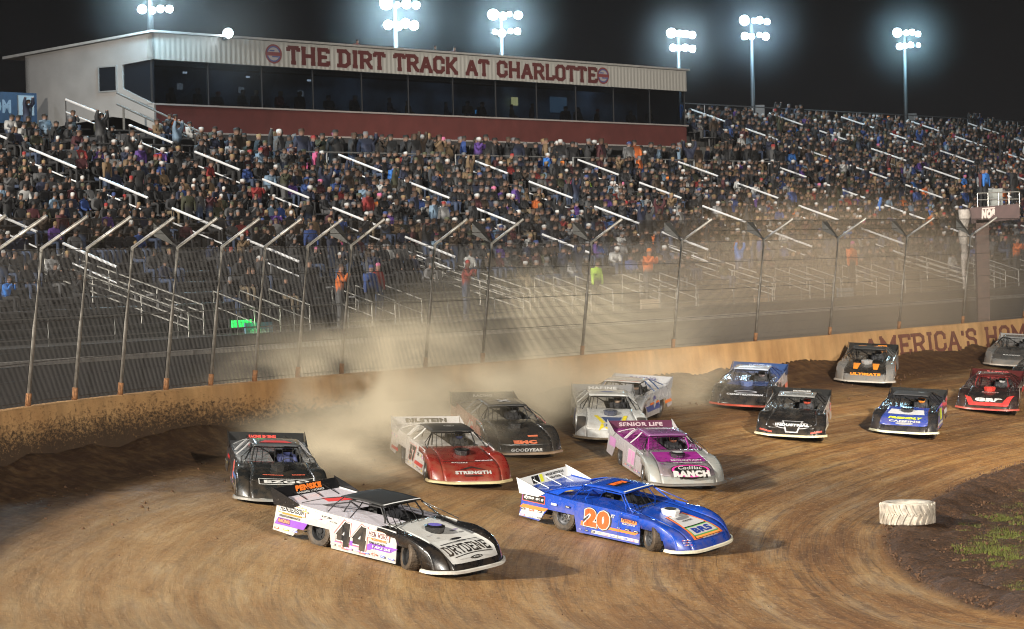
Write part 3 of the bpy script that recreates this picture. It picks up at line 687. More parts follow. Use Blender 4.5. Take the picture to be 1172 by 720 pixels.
# things glowing inside the press box
def glow_box(name, label, cat, px, py, w, sx, sz, col, st, dw=.08):
    t = find_t(px, w, 12.2); p = SP0+SU*t+SN*w; z = at(px, py, p[1])[2]
    m = MB(); sbox(m, t-sx/2, t+sx/2, w, w+dw, z-sz/2, z+sz/2, 0)
    f = MB(); 
    o = m.build(name, mat('lit_'+name, (.1, .1, .1), .5, emit=col, estr=st), None); tag(o, label, cat)
    return o
glow_box('wall_lamp', 'yellow lit panel glowing inside the press box behind the word at', 'lamp', 590, 116, 22.3, .42, .36, (1, .85, .35), 1.1)
glow_box('monitor', 'wide dim blue screen inside the press box near its right end', 'screen', 640, 120, 22.4, 1.3, .7, (.18, .34, .5), .35)
glow_box('monitor', 'tiny bright blue screen low inside the press box', 'screen', 547, 128, 21.6, .22, .16, (.1, .5, 1), .8)
for px, py, lab in ((213, 83, 'small white ceiling lamp inside the press box, leftmost of the row'), (285, 88, 'small white ceiling lamp inside the press box below the left round emblem'), (355, 92, 'small white ceiling lamp inside the press box below the first word')):
    o = glow_box('ceiling_lamp', lab, 'lamp', px, py, 21.8, .16, .07, (.9, .95, 1), 1.2); tag(o, group='ceiling lamps inside the press box')
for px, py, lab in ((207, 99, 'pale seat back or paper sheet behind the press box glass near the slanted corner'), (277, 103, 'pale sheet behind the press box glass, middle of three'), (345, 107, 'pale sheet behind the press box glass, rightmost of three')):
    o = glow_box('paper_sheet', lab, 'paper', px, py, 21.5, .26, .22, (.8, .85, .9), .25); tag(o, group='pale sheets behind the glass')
# counters with lit signs under the building
for i, px in enumerate((283, 330, 342, 378, 448)):
    t = find_t(px, 24, 9.6); m = MB()
    sbox(m, t-.5, t+.5, 23.9, 24.0, 9.72, 9.84); sbox(m, t-.02, t+.12, 23.9, 24.0, 8.64, 9.72); sbox(m, t+.2, t+.45, 23.9, 24.0, 8.9, 9.72)
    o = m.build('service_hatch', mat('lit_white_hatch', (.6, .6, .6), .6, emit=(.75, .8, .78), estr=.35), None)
    tag(o, 'small white lit counter frame in the dark concourse, number %s from the left' % ('one', 'two', 'three', 'four', 'five')[i], 'counter', 'white lit counters under the press box')
# blue board behind the left end
t = find_t(18, 25, 11.6)
bb_ = empty('banner_board', ST(t, 25, 10)); tag(bb_, 'blue lettered banner board behind the top of the stand at the far left', 'banner')
m = MB(); sbox(m, t-4, t+1.1, 25, 25.1, 10.9, 12.02); local(m.build('board', mat('blue_banner', (.008, .028, .065), .6, noise=.3), None), bb_)
m = MB(); sbox(m, t+.1, t+.9, 24.95, 25, 11.2, 11.92); local(m.build('white_panel', mat('white_panel', (.22, .25, .28), .6), None), bb_)
D = Decals(lambda a, b, off: ST(a, 25-off, b)); D.text('OM', t-.75, 11.5, 1.0, .5, (.16, .20, .25), bold=.05); local(D.build('banner_lettering', None), bb_)

# ================================================================ LIGHT TOWERS
LAMP_E = mat('lamp_face', (.8, .8, .8), .5, emit=(.80, .93, 1.0), estr=90)
TW = mat('tower_steel', (.05, .05, .052), .5, .5)
def mist(name, label, c, r):  # ball of mist added round a lamp to give it a halo
    bm = bmesh.new(); bmesh.ops.create_icosphere(bm, subdivisions=3, radius=r); me = bpy.data.meshes.new(name); bm.to_mesh(me); bm.free()
    o = bpy.data.objects.new(name, me); COL.objects.link(o); o.location = c; tag(o, ' '.join(label.split()[:16]), 'mist', kind='stuff')
    m = bpy.data.materials.new('lamp_halo_mist'); m.use_nodes = True; nt = m.node_tree; nt.nodes.clear(); out = N(nt, 'ShaderNodeOutputMaterial'); pv = N(nt, 'ShaderNodeVolumePrincipled'); pv.inputs['Color'].default_value = (.9, .9, .9, 1)
    tc = N(nt, 'ShaderNodeTexCoord'); ln = N(nt, 'ShaderNodeVectorMath', operation='LENGTH'); nt.links.new(tc.outputs['Object'], ln.inputs[0])
    f = N(nt, 'ShaderNodeMapRange', interpolation_type='SMOOTHSTEP'); f.inputs['From Min'].default_value = r; f.inputs['From Max'].default_value = 0; f.inputs['To Max'].default_value = 1; nt.links.new(ln.outputs['Value'], f.inputs[0]); pw = N(nt, 'ShaderNodeMath', operation='POWER'); nt.links.new(f.outputs[0], pw.inputs[0]); pw.inputs[1].default_value = 1.7; ml = N(nt, 'ShaderNodeMath', operation='MULTIPLY'); nt.links.new(pw.outputs[0], ml.inputs[0]); ml.inputs[1].default_value = .019
    nt.links.new(ml.outputs[0], pv.inputs['Density']); nt.links.new(pv.outputs[0], out.inputs['Volume']); me.materials.append(m); return o
def tower(px, py, w, basez, label, sc=1.0, pw=900, thin=False, single=False, tint=(.5, .82, 1)):
    t = find_t(px, w, 16); p = SP0+SU*t+SN*w; q = at(px, py, p[1]); t = find_t(px, w, q[2]); p = SP0+SU*t+SN*w; q = at(px, py, p[1])
    HDM = mat('lamp_housing', (.03, .03, .032), .5, .4)
    root = empty('light_tower', (p[0], p[1], basez)); tag(root, label, 'floodlight', 'floodlight towers round the grandstand')
    sx = np.array([1., 0, 0])      # the bank faces the track
    def P(a, b, c): return (q[0]+a*sc, q[1]+b*sc, q[2]+c*sc)
    m = MB(); m.tube([(q[0]-.12*sc, p[1]+.05, basez), (q[0]-.12*sc, p[1]+.05, q[2]+(.5*sc if not single else -.1))], .13*sc, 10, r2=.07*sc); local(m.build('pole', TW, None, smooth=True), root)
    if not single:
        m = MB(); 
        for c in (-.38, .34): m.tube([P(-.62, .12, c), P(.68, .12, c)], .045*sc, 6)
        local(m.build('crossarm', HDM, None), root)
    rl = random.Random(int(px)); lamps = [(0, 0)] if single else [(a+rl.uniform(-.05, .05), c+rl.uniform(-.05, .05)) for a, c in [(-.46, .38), (-.02, .34), (.28, .37), (.62, .31), (-.42, -.34), (-.08, -.37), (.25, -.31), (.58, -.36)]]
    for a, c in lamps:
        r = (.20 if single else (.25 if (a < -.3 and c > 0) else rl.choice([.11, .15, .18])))*sc
        m = MB(); m.lathe([(.05*sc, .26*sc), (r*.6, .20*sc), (r, .02*sc), (r, -.02*sc), (r*.93, -.02*sc), (r*.9, .03*sc)], 14, 'y', P(a, 0, c))
        hd = local(m.build('lamp_head', HDM, None, smooth=True), root)
        m = MB(); m.lathe([(0.001, -.03*sc), (r*.55, -.028*sc), (r*.91, 0.)], 14, 'y', P(a, 0, c)); ln = m.build('lens', LAMP_E, None)
        ln.parent = hd
    if thin: m = MB(); m.box((q[0]+.22, p[1], basez+3.2), (.5, .4, 2.4)); local(m.build('ballast_cabinet', TW, None), root)
    l = bpy.data.lights.new('tower_light', 'POINT'); l.energy = pw; l.color = tint; l.shadow_soft_size = .9*sc
    lo = bpy.data.objects.new('tower_light', l); COL.objects.link(lo); lo.location = (q[0], q[1]-(.9 if not single else 2.0), q[2])
    mist('lit_mist', 'mist ball added for halo round '+label.replace('floodlight', 'the floodlight').split(',')[0], (q[0], q[1]-.3, q[2]), 3.9*sc)
    return root
tower(175, 0, 20.3, 14.05, 'floodlight bank on a short white mast at the left corner of the press box roof', .95, 2600)
tower(261, 38, 19.75, 13.9, 'single bright floodlight glaring at the roof edge left of the round emblem', 1.0, 60, single=True)
tower(456, 17, 29, 9, 'blazing floodlight bank above the roof over the word for the racing surface', 1.25, 5200)
tower(577, 27, 29, 9, 'blazing floodlight bank above the roof, second from the roof\'s right end', 1.1, 4200)
tower(779, 47, 29, 9, 'floodlight bank on a short mast at the right end of the press box roof', 1.05, 2600)
tower(863, 33, 29, 9, 'tall floodlight mast just right of the press box with a cabinet on its pole', 1.15, 3000, thin=True, tint=(.42, .75, 1))
tower(1038, 45, 29, 9, 'tall floodlight mast rising behind the right hand seats, rightmost of all', 1.15, 3000, thin=True, tint=(.40, .80, 1))

# ================================================================ SPECTATORS
CW = bpy.data.materials.new('winter_clothing'); CW.use_nodes = True; nt = CW.node_tree; b = nt.nodes['Principled BSDF']; b.inputs['Roughness'].default_value = .8
a_ = N(nt, 'ShaderNodeAttribute', attribute_name='cloth'); nt.links.new(a_.outputs['Color'], b.inputs['Base Color'])
def skin_body(J, E, sub=0):
    """J name -> (pos, radius, zone); E edges. one continuous skinned body; returns verts, faces, zone"""
    names = list(J); me = bpy.data.meshes.new('b'); me.from_pydata([J[n][0] for n in names], [(names.index(a), names.index(c)) for a, c in E], [])
    o = bpy.data.objects.new('b', me); COL.objects.link(o)
    o.modifiers.new('s', 'SKIN'); sl = me.skin_vertices[0].data
    for i, n in enumerate(names):
        r = J[n][1]; sl[i].radius = r if isinstance(r, tuple) else (r, r); sl[i].use_root = (n == 'pelvis')
    if sub: sb = o.modifiers.new('u', 'SUBSURF'); sb.levels = sub; sb.render_levels = sub
    dg = bpy.context.evaluated_depsgraph_get(); me2 = bpy.data.meshes.new_from_object(o.evaluated_get(dg))
    V = np.array([v.co[:] for v in me2.vertices]); F = [tuple(p.vertices) for p in me2.polygons]
    zn = np.zeros(len(V), int); bd = np.full(len(V), 1e9)
    for a, c in E:
        A_ = np.array(J[a][0]); B_ = np.array(J[c][0]); d = B_-A_; k = np.clip(((V-A_)@d)/max(d@d, 1e-9), 0, 1)
        ra = np.mean(J[a][1]); rb = np.mean(J[c][1]); r = np.linalg.norm(V-(A_+k[:, None]*d), axis=1)-(ra+(rb-ra)*k); z = np.where(k < .5, J[a][2], J[c][2]); mm = r < bd; bd[mm] = r[mm]; zn[mm] = z[mm]
    bpy.data.objects.remove(o); bpy.data.meshes.remove(me); bpy.data.meshes.remove(me2)
    return V, F, zn
# zones: 0 skin 1 jacket 2 trousers 3 hat/hair 4 shoes
def pose(seated=True, lean=0., arm=0, turn=0., hood=False):
    L_ = lean; J = {}
    J['pelvis'] = ((0, 0, .12), (.165, .13), 2); J['belly'] = ((.02+L_*.15, 0, .27), (.17, .13), 1); J['chest'] = ((.04+L_*.4, 0, .45), (.19, .13), 1)
    J['neck'] = ((.05+L_*.6, 0, .60), .062, 1); J['chin'] = ((.075+L_*.72, turn*.03, .69), .07, 0); J['head'] = ((.075+L_*.8, turn*.03, .79), .088, 3); J['crown'] = ((.065+L_*.8, turn*.03, .86), .07, 3)
    for s, k in ((1, 'l'), (-1, 'r')):
        J['sh'+k] = ((.04+L_*.5, s*.19, .54), .082, 1)
        el, ha = {0: ((.10+L_*.4, s*.26, .30), (.30+L_*.2, s*.12, .22)), 1: ((.18+L_*.4, s*.24, .40), (.28+L_*.4, s*.09, .60)), 2: ((.10, s*.30, .72), (.14, s*.26, .98)), 3: ((.05, s*.27, .28), (.06, s*.28, .05))}[arm]
        J['el'+k] = (el, .062, 1); J['wr'+k] = (tuple(np.array(el)*.15+np.array(ha)*.85), .045, 1); J['ha'+k] = (ha, .042, 0)
        if seated: J['hi'+k] = ((.06, s*.10, .10), .10, 2); J['kn'+k] = ((.46, s*.13, .13), .072, 2); J['an'+k] = ((.44, s*.13, -.30), .052, 2); J['to'+k] = ((.58, s*.14, -.36), .045, 4)
        else: J['hi'+k] = ((0, s*.10, .04), .10, 2); J['kn'+k] = ((.03, s*.11, -.40), .072, 2); J['an'+k] = ((-.02, s*.12, -.80), .052, 2); J['to'+k] = ((.14, s*.13, -.86), .045, 4)
    E = [('pelvis', 'belly'), ('belly', 'chest'), ('chest', 'neck'), ('neck', 'chin'), ('chin', 'head'), ('head', 'crown')]
    for k in 'lr': E += [('chest', 'sh'+k), ('sh'+k, 'el'+k), ('el'+k, 'wr'+k), ('wr'+k, 'ha'+k), ('pelvis', 'hi'+k), ('hi'+k, 'kn'+k), ('kn'+k, 'an'+k), ('an'+k, 'to'+k)]
    return J, E
POSES = [('seated leaning back with hands in lap', dict(lean=-.12)), ('seated upright with hands in lap', dict(lean=.1, turn=1)), ('seated leaning forward with hands together', dict(lean=.35)),
         ('seated with hands raised to the face', dict(lean=.15, arm=1)), ('standing with arms at the sides', dict(seated=False, arm=3)), ('standing with arms raised', dict(seated=False, arm=2)), ('standing with hands held before the chest', dict(seated=False, arm=1))]
LOW = [skin_body(*pose(**k), sub=0) for _, k in POSES]; HI = [skin_body(*pose(**k), sub=1) for _, k in POSES]
print('body verts', len(LOW[0][0]), len(HI[0][0]))
JACK = [('black', (.008, .008, .010), 34), ('charcoal', (.024, .024, .028), 20), ('navy', (.012, .018, .05), 12), ('grey', (.08, .08, .085), 8), ('dark brown', (.045, .026, .014), 7), ('olive', (.04, .042, .02), 5), ('tan', (.20, .13, .07), 4),
        ('blue', (.02, .06, .24), 3.5), ('bright blue', (.03, .18, .60), .8), ('red', (.26, .02, .02), 1.8), ('maroon', (.07, .012, .018), 4), ('pink', (.60, .10, .25), .6), ('orange', (.70, .16, .03), .5), ('lime', (.40, .65, .05), .2), ('purple', (.10, .04, .25), 1.2), ('white', (.50, .50, .50), 3), ('pale blue', (.20, .30, .42), 2), ('light grey', (.27, .27, .28), 3)]
HAT = [('black hat', (.012, .012, .012), 14), ('brown hair', (.05, .025, .012), 12), ('blond hair', (.28, .19, .09), 4), ('white cap', (.6, .6, .6), 6), ('grey knit hat', (.15, .15, .16), 7), ('dark hair', (.015, .010, .008), 16), ('red cap', (.30, .02, .02), 1.2), ('blue knit hat', (.03, .06, .20), 1.5), ('camouflage cap', (.07, .075, .04), 3), ('orange knit hat', (.7, .2, .03), .3), ('pink knit hat', (.6, .15, .3), .4)]
PANT = [('blue jeans', (.035, .055, .11), 5), ('black trousers', (.012, .012, .014), 6), ('khaki trousers', (.16, .12, .075), 1), ('grey trousers', (.08, .08, .085), 2)]
def pick(lst):
    w = np.array([q[2] for q in lst], float); return lst[rng.choice(len(lst), p=w/w.sum())]
def outfit(jk=None, ht=None, pt=None):
    j = pick(JACK) if jk is None else next(x for x in JACK if x[0] == jk); h = pick(HAT) if ht is None else next(x for x in HAT if x[0] == ht); p = pick(PANT) if pt is None else next(x for x in PANT if x[0] == pt)
    sk = (.18, .10, .07) if rng.random() < .85 else (.07, .035, .02)
    return j, h, p, sk
def person_cols(zn, of):
    j, h, p, sk = of; tab = np.array([sk, np.array(j[1])*.6, np.array(p[1])*.65, np.array(h[1])*.65, (.02, .018, .016)]); return np.column_stack([tab[zn], np.ones(len(zn))])
def mesh_np(name, V, F, C, material):
    me = bpy.data.meshes.new(name); me.vertices.add(len(V)); me.vertices.foreach_set('co', np.asarray(V, np.float32).ravel())
    ln = np.array([len(f) for f in F]); me.loops.add(int(ln.sum())); me.loops.foreach_set('vertex_index', np.concatenate([np.asarray(f) for f in F]) if len(F) < 5000 else np.fromiter((i for f in F for i in f), np.int32))
    me.polygons.add(len(F)); me.polygons.foreach_set('loop_start', np.concatenate([[0], np.cumsum(ln)[:-1]])); me.polygons.foreach_set('use_smooth', np.ones(len(F), bool))
    if C is not None: at2 = me.attributes.new('cloth', 'FLOAT_COLOR', 'POINT'); at2.data.foreach_set('color', np.asarray(C, np.float32).ravel())
    me.materials.append(material); me.update(); me.validate(); return me
def face_split(F, V, zn, of, hat_front=True): return
def xf(V, pos, rz, sc=1.0):
    c, s = math.cos(rz), math.sin(rz); W = V*sc; return np.column_stack([W[:, 0]*c-W[:, 1]*s+pos[0], W[:, 0]*s+W[:, 1]*c+pos[1], W[:, 2]+pos[2]])
FACE = math.atan2(-SN[1], -SN[0])
seats = []
for k, w, t0, t1 in rows:
    if w < 2.5: fill = .06
    elif w < 4.0: fill = .45
    elif w < 5.5: fill = .8
    else: fill = .93
    for t in np.arange(t0+.3, t1, .43):
        if in_aisle(t+.2) or in_aisle(t-.2): continue
        P_ = ST(t+rng.uniform(-.06, .06), w+rng.uniform(-.05, .05), rowz(w)+.42); px, py = proj([P_])[0]
        if not (-14 < px < 1186): continue
        lf = fill*(.45 if (w > 14 and t < -9) else 1)*(1 if vnoise(np.array([t*.22]), np.array([w*.35]), 21)[0] > -.36 else .35)
        if px < 250 and w < 5.5: lf *= .3
        if rng.random() > lf: continue
        seats.append((P_, k, t, px, py, w))
print('seats', len(seats))
order = sorted(range(len(seats)), key=lambda i: seats[i][0][1]*1.0)
indiv = set(order[:272])
ORD = ['first', 'second', 'third', 'fourth', 'fifth', 'sixth', 'seventh', 'eighth', 'ninth', 'tenth', 'eleventh', 'twelfth', 'thirteenth', 'fourteenth', 'fifteenth', 'sixteenth', 'seventeenth', 'eighteenth', 'nineteenth', 'twentieth', 'twenty-first', 'twenty-second', 'twenty-third', 'twenty-fourth', 'twenty-fifth', 'twenty-sixth', 'twenty-seventh', 'twenty-eighth', 'twenty-ninth']
def make_person(V, F, zn, of, pos, rz, label, group, sc=1.0, name='person'):
    me = mesh_np(name, V*sc, F, person_cols(zn, of), CW); o = bpy.data.objects.new(name, me); COL.objects.link(o); o.location = pos; o.rotation_euler = (0, 0, rz); tag(o, label, 'person', group); return o
mv, mf, mc = [], [], []; off = 0; used_lab = set()
rowidx = {}
for i in sorted(indiv, key=lambda i: (seats[i][1], seats[i][2])):
    rowidx[seats[i][1]] = rowidx.get(seats[i][1], 0)+1; P_, k, t, px, py, w = seats[i]; of = outfit(); pi = rng.choice([0, 1, 2, 3, 6, 4], p=[.25, .33, .2, .12, .06, .04])
    up = .36 if pi >= 4 else .0
    pos = (P_[0], P_[1], P_[2]-.02+up); rz = FACE+rng.uniform(-.35, .35)
    V, F, zn = HI[pi]; st_ = 'standing' if pi >= 4 else 'seated'
    n_ = rowidx[k]; nth = ORD[n_-1] if n_ <= 29 else 'number %d' % n_
    lab = f"{st_} spectator, {of[0][0]} jacket, {of[1][0]}, {nth} from left in {ORD[k]} row"
    make_person(V, F, zn, of, pos, rz, lab, 'spectators in the lower left rows', rng.uniform(.76, .86))
for i, (P_, k, t, px, py, w) in enumerate(seats):
    if i in indiv: continue
    of = outfit(); pi = rng.choice([0, 1, 2, 3, 4, 5, 6], p=[.25, .30, .2, .13, .05, .03, .04]); V, F, zn = LOW[pi]
    V2 = xf(V, (P_[0], P_[1], P_[2]-.02+(.32 if pi >= 4 else 0)), FACE+rng.uniform(-.4, .4), rng.uniform(.70, .83))
    mv.append(V2); mf.append(np.array([f if len(f) == 4 else tuple(f)+(f[-1],)*(4-len(f)) for f in F])+off) if all(len(f) == 4 for f in F) else mf.append([tuple(q+off for q in f) for f in F]); mc.append(person_cols(zn, of)); off += len(V2)
# people on the concourse under the press box
for t in np.arange(-7.5, 31, .62):
    for w in (15.6, 16.6, 18.0):
        if rng.random() < .55:
            of = outfit(); pi = rng.choice([4, 6, 5], p=[.6, .33, .07]); V, F, zn = LOW[pi]; V2 = xf(V, ST(t+rng.uniform(-.2, .2), w+rng.uniform(-.3, .3), 8.62+.88), FACE+rng.uniform(-.8, .8), rng.uniform(.92, 1.05))
            mv.append(V2); mf.append([tuple(q+off for q in f) for f in F]); mc.append(person_cols(zn, of)); off += len(V2)
for t in np.arange(-6, 30, 1.1):
    if rng.random() < .7:
        of = outfit(); V, F, zn = LOW[[0, 1, 4][rng.integers(3)]]; V2 = xf(V, ST(t+rng.uniform(-.3, .3), 21.2+rng.uniform(-.2, .5), 11.35+rng.uniform(0, .15)), FACE+rng.uniform(-.6, .6), .85); V2 = V2[:]; mv.append(V2); mf.append([tuple(q+off for q in f) for f in F]); mc.append(person_cols(zn, of)); off += len(V2)
flat = [tuple(f) for g in mf for f in g]
me = mesh_np('crowd', np.concatenate(mv), flat, np.concatenate(mc), CW); o = bpy.data.objects.new('crowd', me); COL.objects.link(o); tag(o, 'dense crowd of spectators in winter coats filling the upper and farther seats', 'crowd', kind='stuff')
print('crowd verts', off)
# officials and fans standing by the front rail, and a few figures on the roof
def stander(px, py, w, zfloor, jk, ht, pt, pi, label, group, rz=0., sc=1.):
    t = find_t(px, w, zfloor+1); V, F, zn = HI[pi]; return make_person(V, F, zn, outfit(jk, ht, pt), ST(t, w, zfloor+.89*sc), FACE+rz, label, group, sc)
G1 = 'people standing along the front of the stand'
stander(388, 0, .95, 3.82, 'orange', 'brown hair', 'grey trousers', 6, 'person in orange jacket and grey trousers standing at the front rail between two fence posts', G1, .5, 1.08)
stander(423, 0, 1.2, 3.9, 'blue', 'blue knit hat', 'black trousers', 4, 'person in blue hooded jacket standing left of one in red at the ramp', G1)
stander(431, 0, 1.5, 3.95, 'red', 'pink knit hat', 'blue jeans', 4, 'person in red jacket standing beside the blue jacket at the ramp', G1)
stander(533, 0, .95, 3.82, 'red', 'red cap', 'blue jeans', 3+3, 'person in red jacket and jeans standing behind the dusty fence left of centre', G1, .3, 1.08)
stander(682, 0, 1.1, 3.82, 'lime', 'dark hair', 'black trousers', 4, 'person in bright lime vest standing by the stair rail', G1)
stander(741, 0, .95, 3.95, 'orange', 'orange knit hat', 'grey trousers', 6, 'person in orange hooded jacket standing above a white sign board', G1, 0, 1.12)
stander(974, 0, .95, 3.95, 'orange', 'pink knit hat', 'black trousers', 4, 'person in orange jacket and pink hat standing above the pale blue board', G1, 0, 1.15)
stander(1163, 0, .95, 3.95, 'orange', 'dark hair', 'black trousers', 6, 'person in orange jacket standing right of the flag stand', G1, 0, 1.15)
stander(352, 0, 1.8, 4.1, 'black', 'black hat', 'black trousers', 4, 'person in black coat standing left of the orange jacket behind the rail', G1)
stander(862, 0, 4.0, 4.9, 'tan', 'white cap', 'blue jeans', 4, 'person in tan coat and white cap standing on the ramp at right', G1)
for px, jk, lab in ((408, 'red', 'figure in red standing on the press box roof, left of the large lamp bank'), (497, 'black', 'dark figure standing on the press box roof right of the large lamp bank'), (519, 'maroon', 'figure in maroon on the press box roof between two lamp banks')):
    stander(px, 0, 25.5, 13.55, jk, 'dark hair', 'black trousers', 4, lab, 'people on the press box roof', 0, .8)
# ================================================================ RACE CARS
_pts = np.array([(.42, .85), (.70, .835), (1.05, .79), (1.40, .725), (1.72, .645), (1.98, .555), (2.16, .455), (2.28, .34), (2.36, .22), (2.41, .10)])
_al = np.concatenate([[0], np.cumsum(np.hypot(*np.diff(_pts, axis=0).T))]); ARC = float(_al[-1])
_td = np.linspace(0, ARC, 60); _k = np.array([1, 2, 3, 2, 1.])/9
_px = np.convolve(np.pad(np.interp(_td, _al, _pts[:, 0]), 2, 'reflect', reflect_type='odd'), _k, 'valid'); _pz = np.convolve(np.pad(np.interp(_td, _al, _pts[:, 1]), 2, 'reflect', reflect_type='odd'), _k, 'valid')
def sm(a, b, x): k = min(1, max(0, (x-a)/(b-a))); return k*k*(3-2*k)
def half_w(arc): return 1.00+.09*sm(.1, 1.3, arc)+.03*sm(1.6, 2.4, arc)
def nose_pt(y, arc, off=0.):
    arc = min(max(arc, 0), ARC); x = float(np.interp(arc, _td, _px)); z = float(np.interp(arc, _td, _pz)); r = abs(y)/1.1
    x -= .30*r**4*sm(.9, 2.2, arc); z += .06*sm(.60, .82, r)*sm(.45, .95, arc)*(1-sm(1.75, 2.45, arc))-.02*(1-min(1, r/.7)**2)*sm(.3, 1, arc)*(1-sm(1.5, 2, arc))
    p = Vector((x, y, z))
    if off:
        e = .02; a2 = min(arc+e, ARC); a1 = arc-e if arc > e else arc
        t1 = nose_pt(y, a2)-nose_pt(y, a1); t2 = nose_pt(y+e, arc)-nose_pt(y-e, arc); n = t2.cross(t1); n = -n.normalized() if n.x+n.z < 0 else n.normalized(); p = p+n*off
    return p
def side_y(z): return 1.03-.07*(z-.12)
def top_line(x): return float(np.interp(x, [-2.5, -.95, .42, 1.0], [.985, .90, .87, .84]))
MESH_RIM = mat('bare_wheel', (.25, .25, .26), .35, .8, noise=.2)
def wheel_meshes():
    out = {}
    for kind, R, W in (('front', .315, .27), ('rear', .345, .38)):
        m = MB(); h = W/2
        m.lathe([(.19, -h*.9), (R*.80, -h), (R*.95, -h*.96), (R, -h*.78), (R, 0), (R, h*.78), (R*.95, h*.96), (R*.80, h), (.19, h*.9)], 36, 'y')
        for i in range(36):       # tread blocks
            a = 2*math.pi*i/36
            for yy in (-.33, 0, .33):
                r = Matrix.Rotation(-a, 3, 'Y'); m.box(r @ Vector((R+.002, 0, 0))+Vector((0, yy*W*.86, 0)), (.014, W*.24, .032), 0, r)
        t = m; r_ = MB(); r_.lathe([(.19, h*.9), (.20, h*.95), (.185, h*.7), (.18, h*.35), (.06, h*.45), (.05, h*.6), (.001, h*.6)], 24, 'y'); r_.lathe([(.19, -h*.9), (.20, -h*.95), (.185, -h*.7), (.18, -h*.35), (.06, -h*.45), (.05, -h*.6), (.001, -h*.6)], 24, 'y')
        for i in range(8):
            a = 2*math.pi*i/8
            for s in (1, -1): r_.tube([(.12*math.cos(a), s*h*.40, .12*math.sin(a)), (.12*math.cos(a), s*h*.50, .12*math.sin(a))], .022, 8, 1)
        hb = MB(); hb.tube([(0, -h*.62, 0), (0, h*.62, 0)], .035, 10)
        out[kind] = (t, r_, hb)
    return out
WM = wheel_meshes()
INT = mat('cockpit_black', (.02, .02, .021), .6)
def ribbon(mb, pts, w, th=.02, m=0):
    """flat bar following pts, width w measured in y"""
    A_ = [];
    for p in pts: A_.append([(p[0], p[1]-w/2, p[2]), (p[0], p[1]+w/2, p[2]), (p[0], p[1]+w/2, p[2]+th), (p[0], p[1]-w/2, p[2]+th)])
    mb.grid(A_, m, close=True)
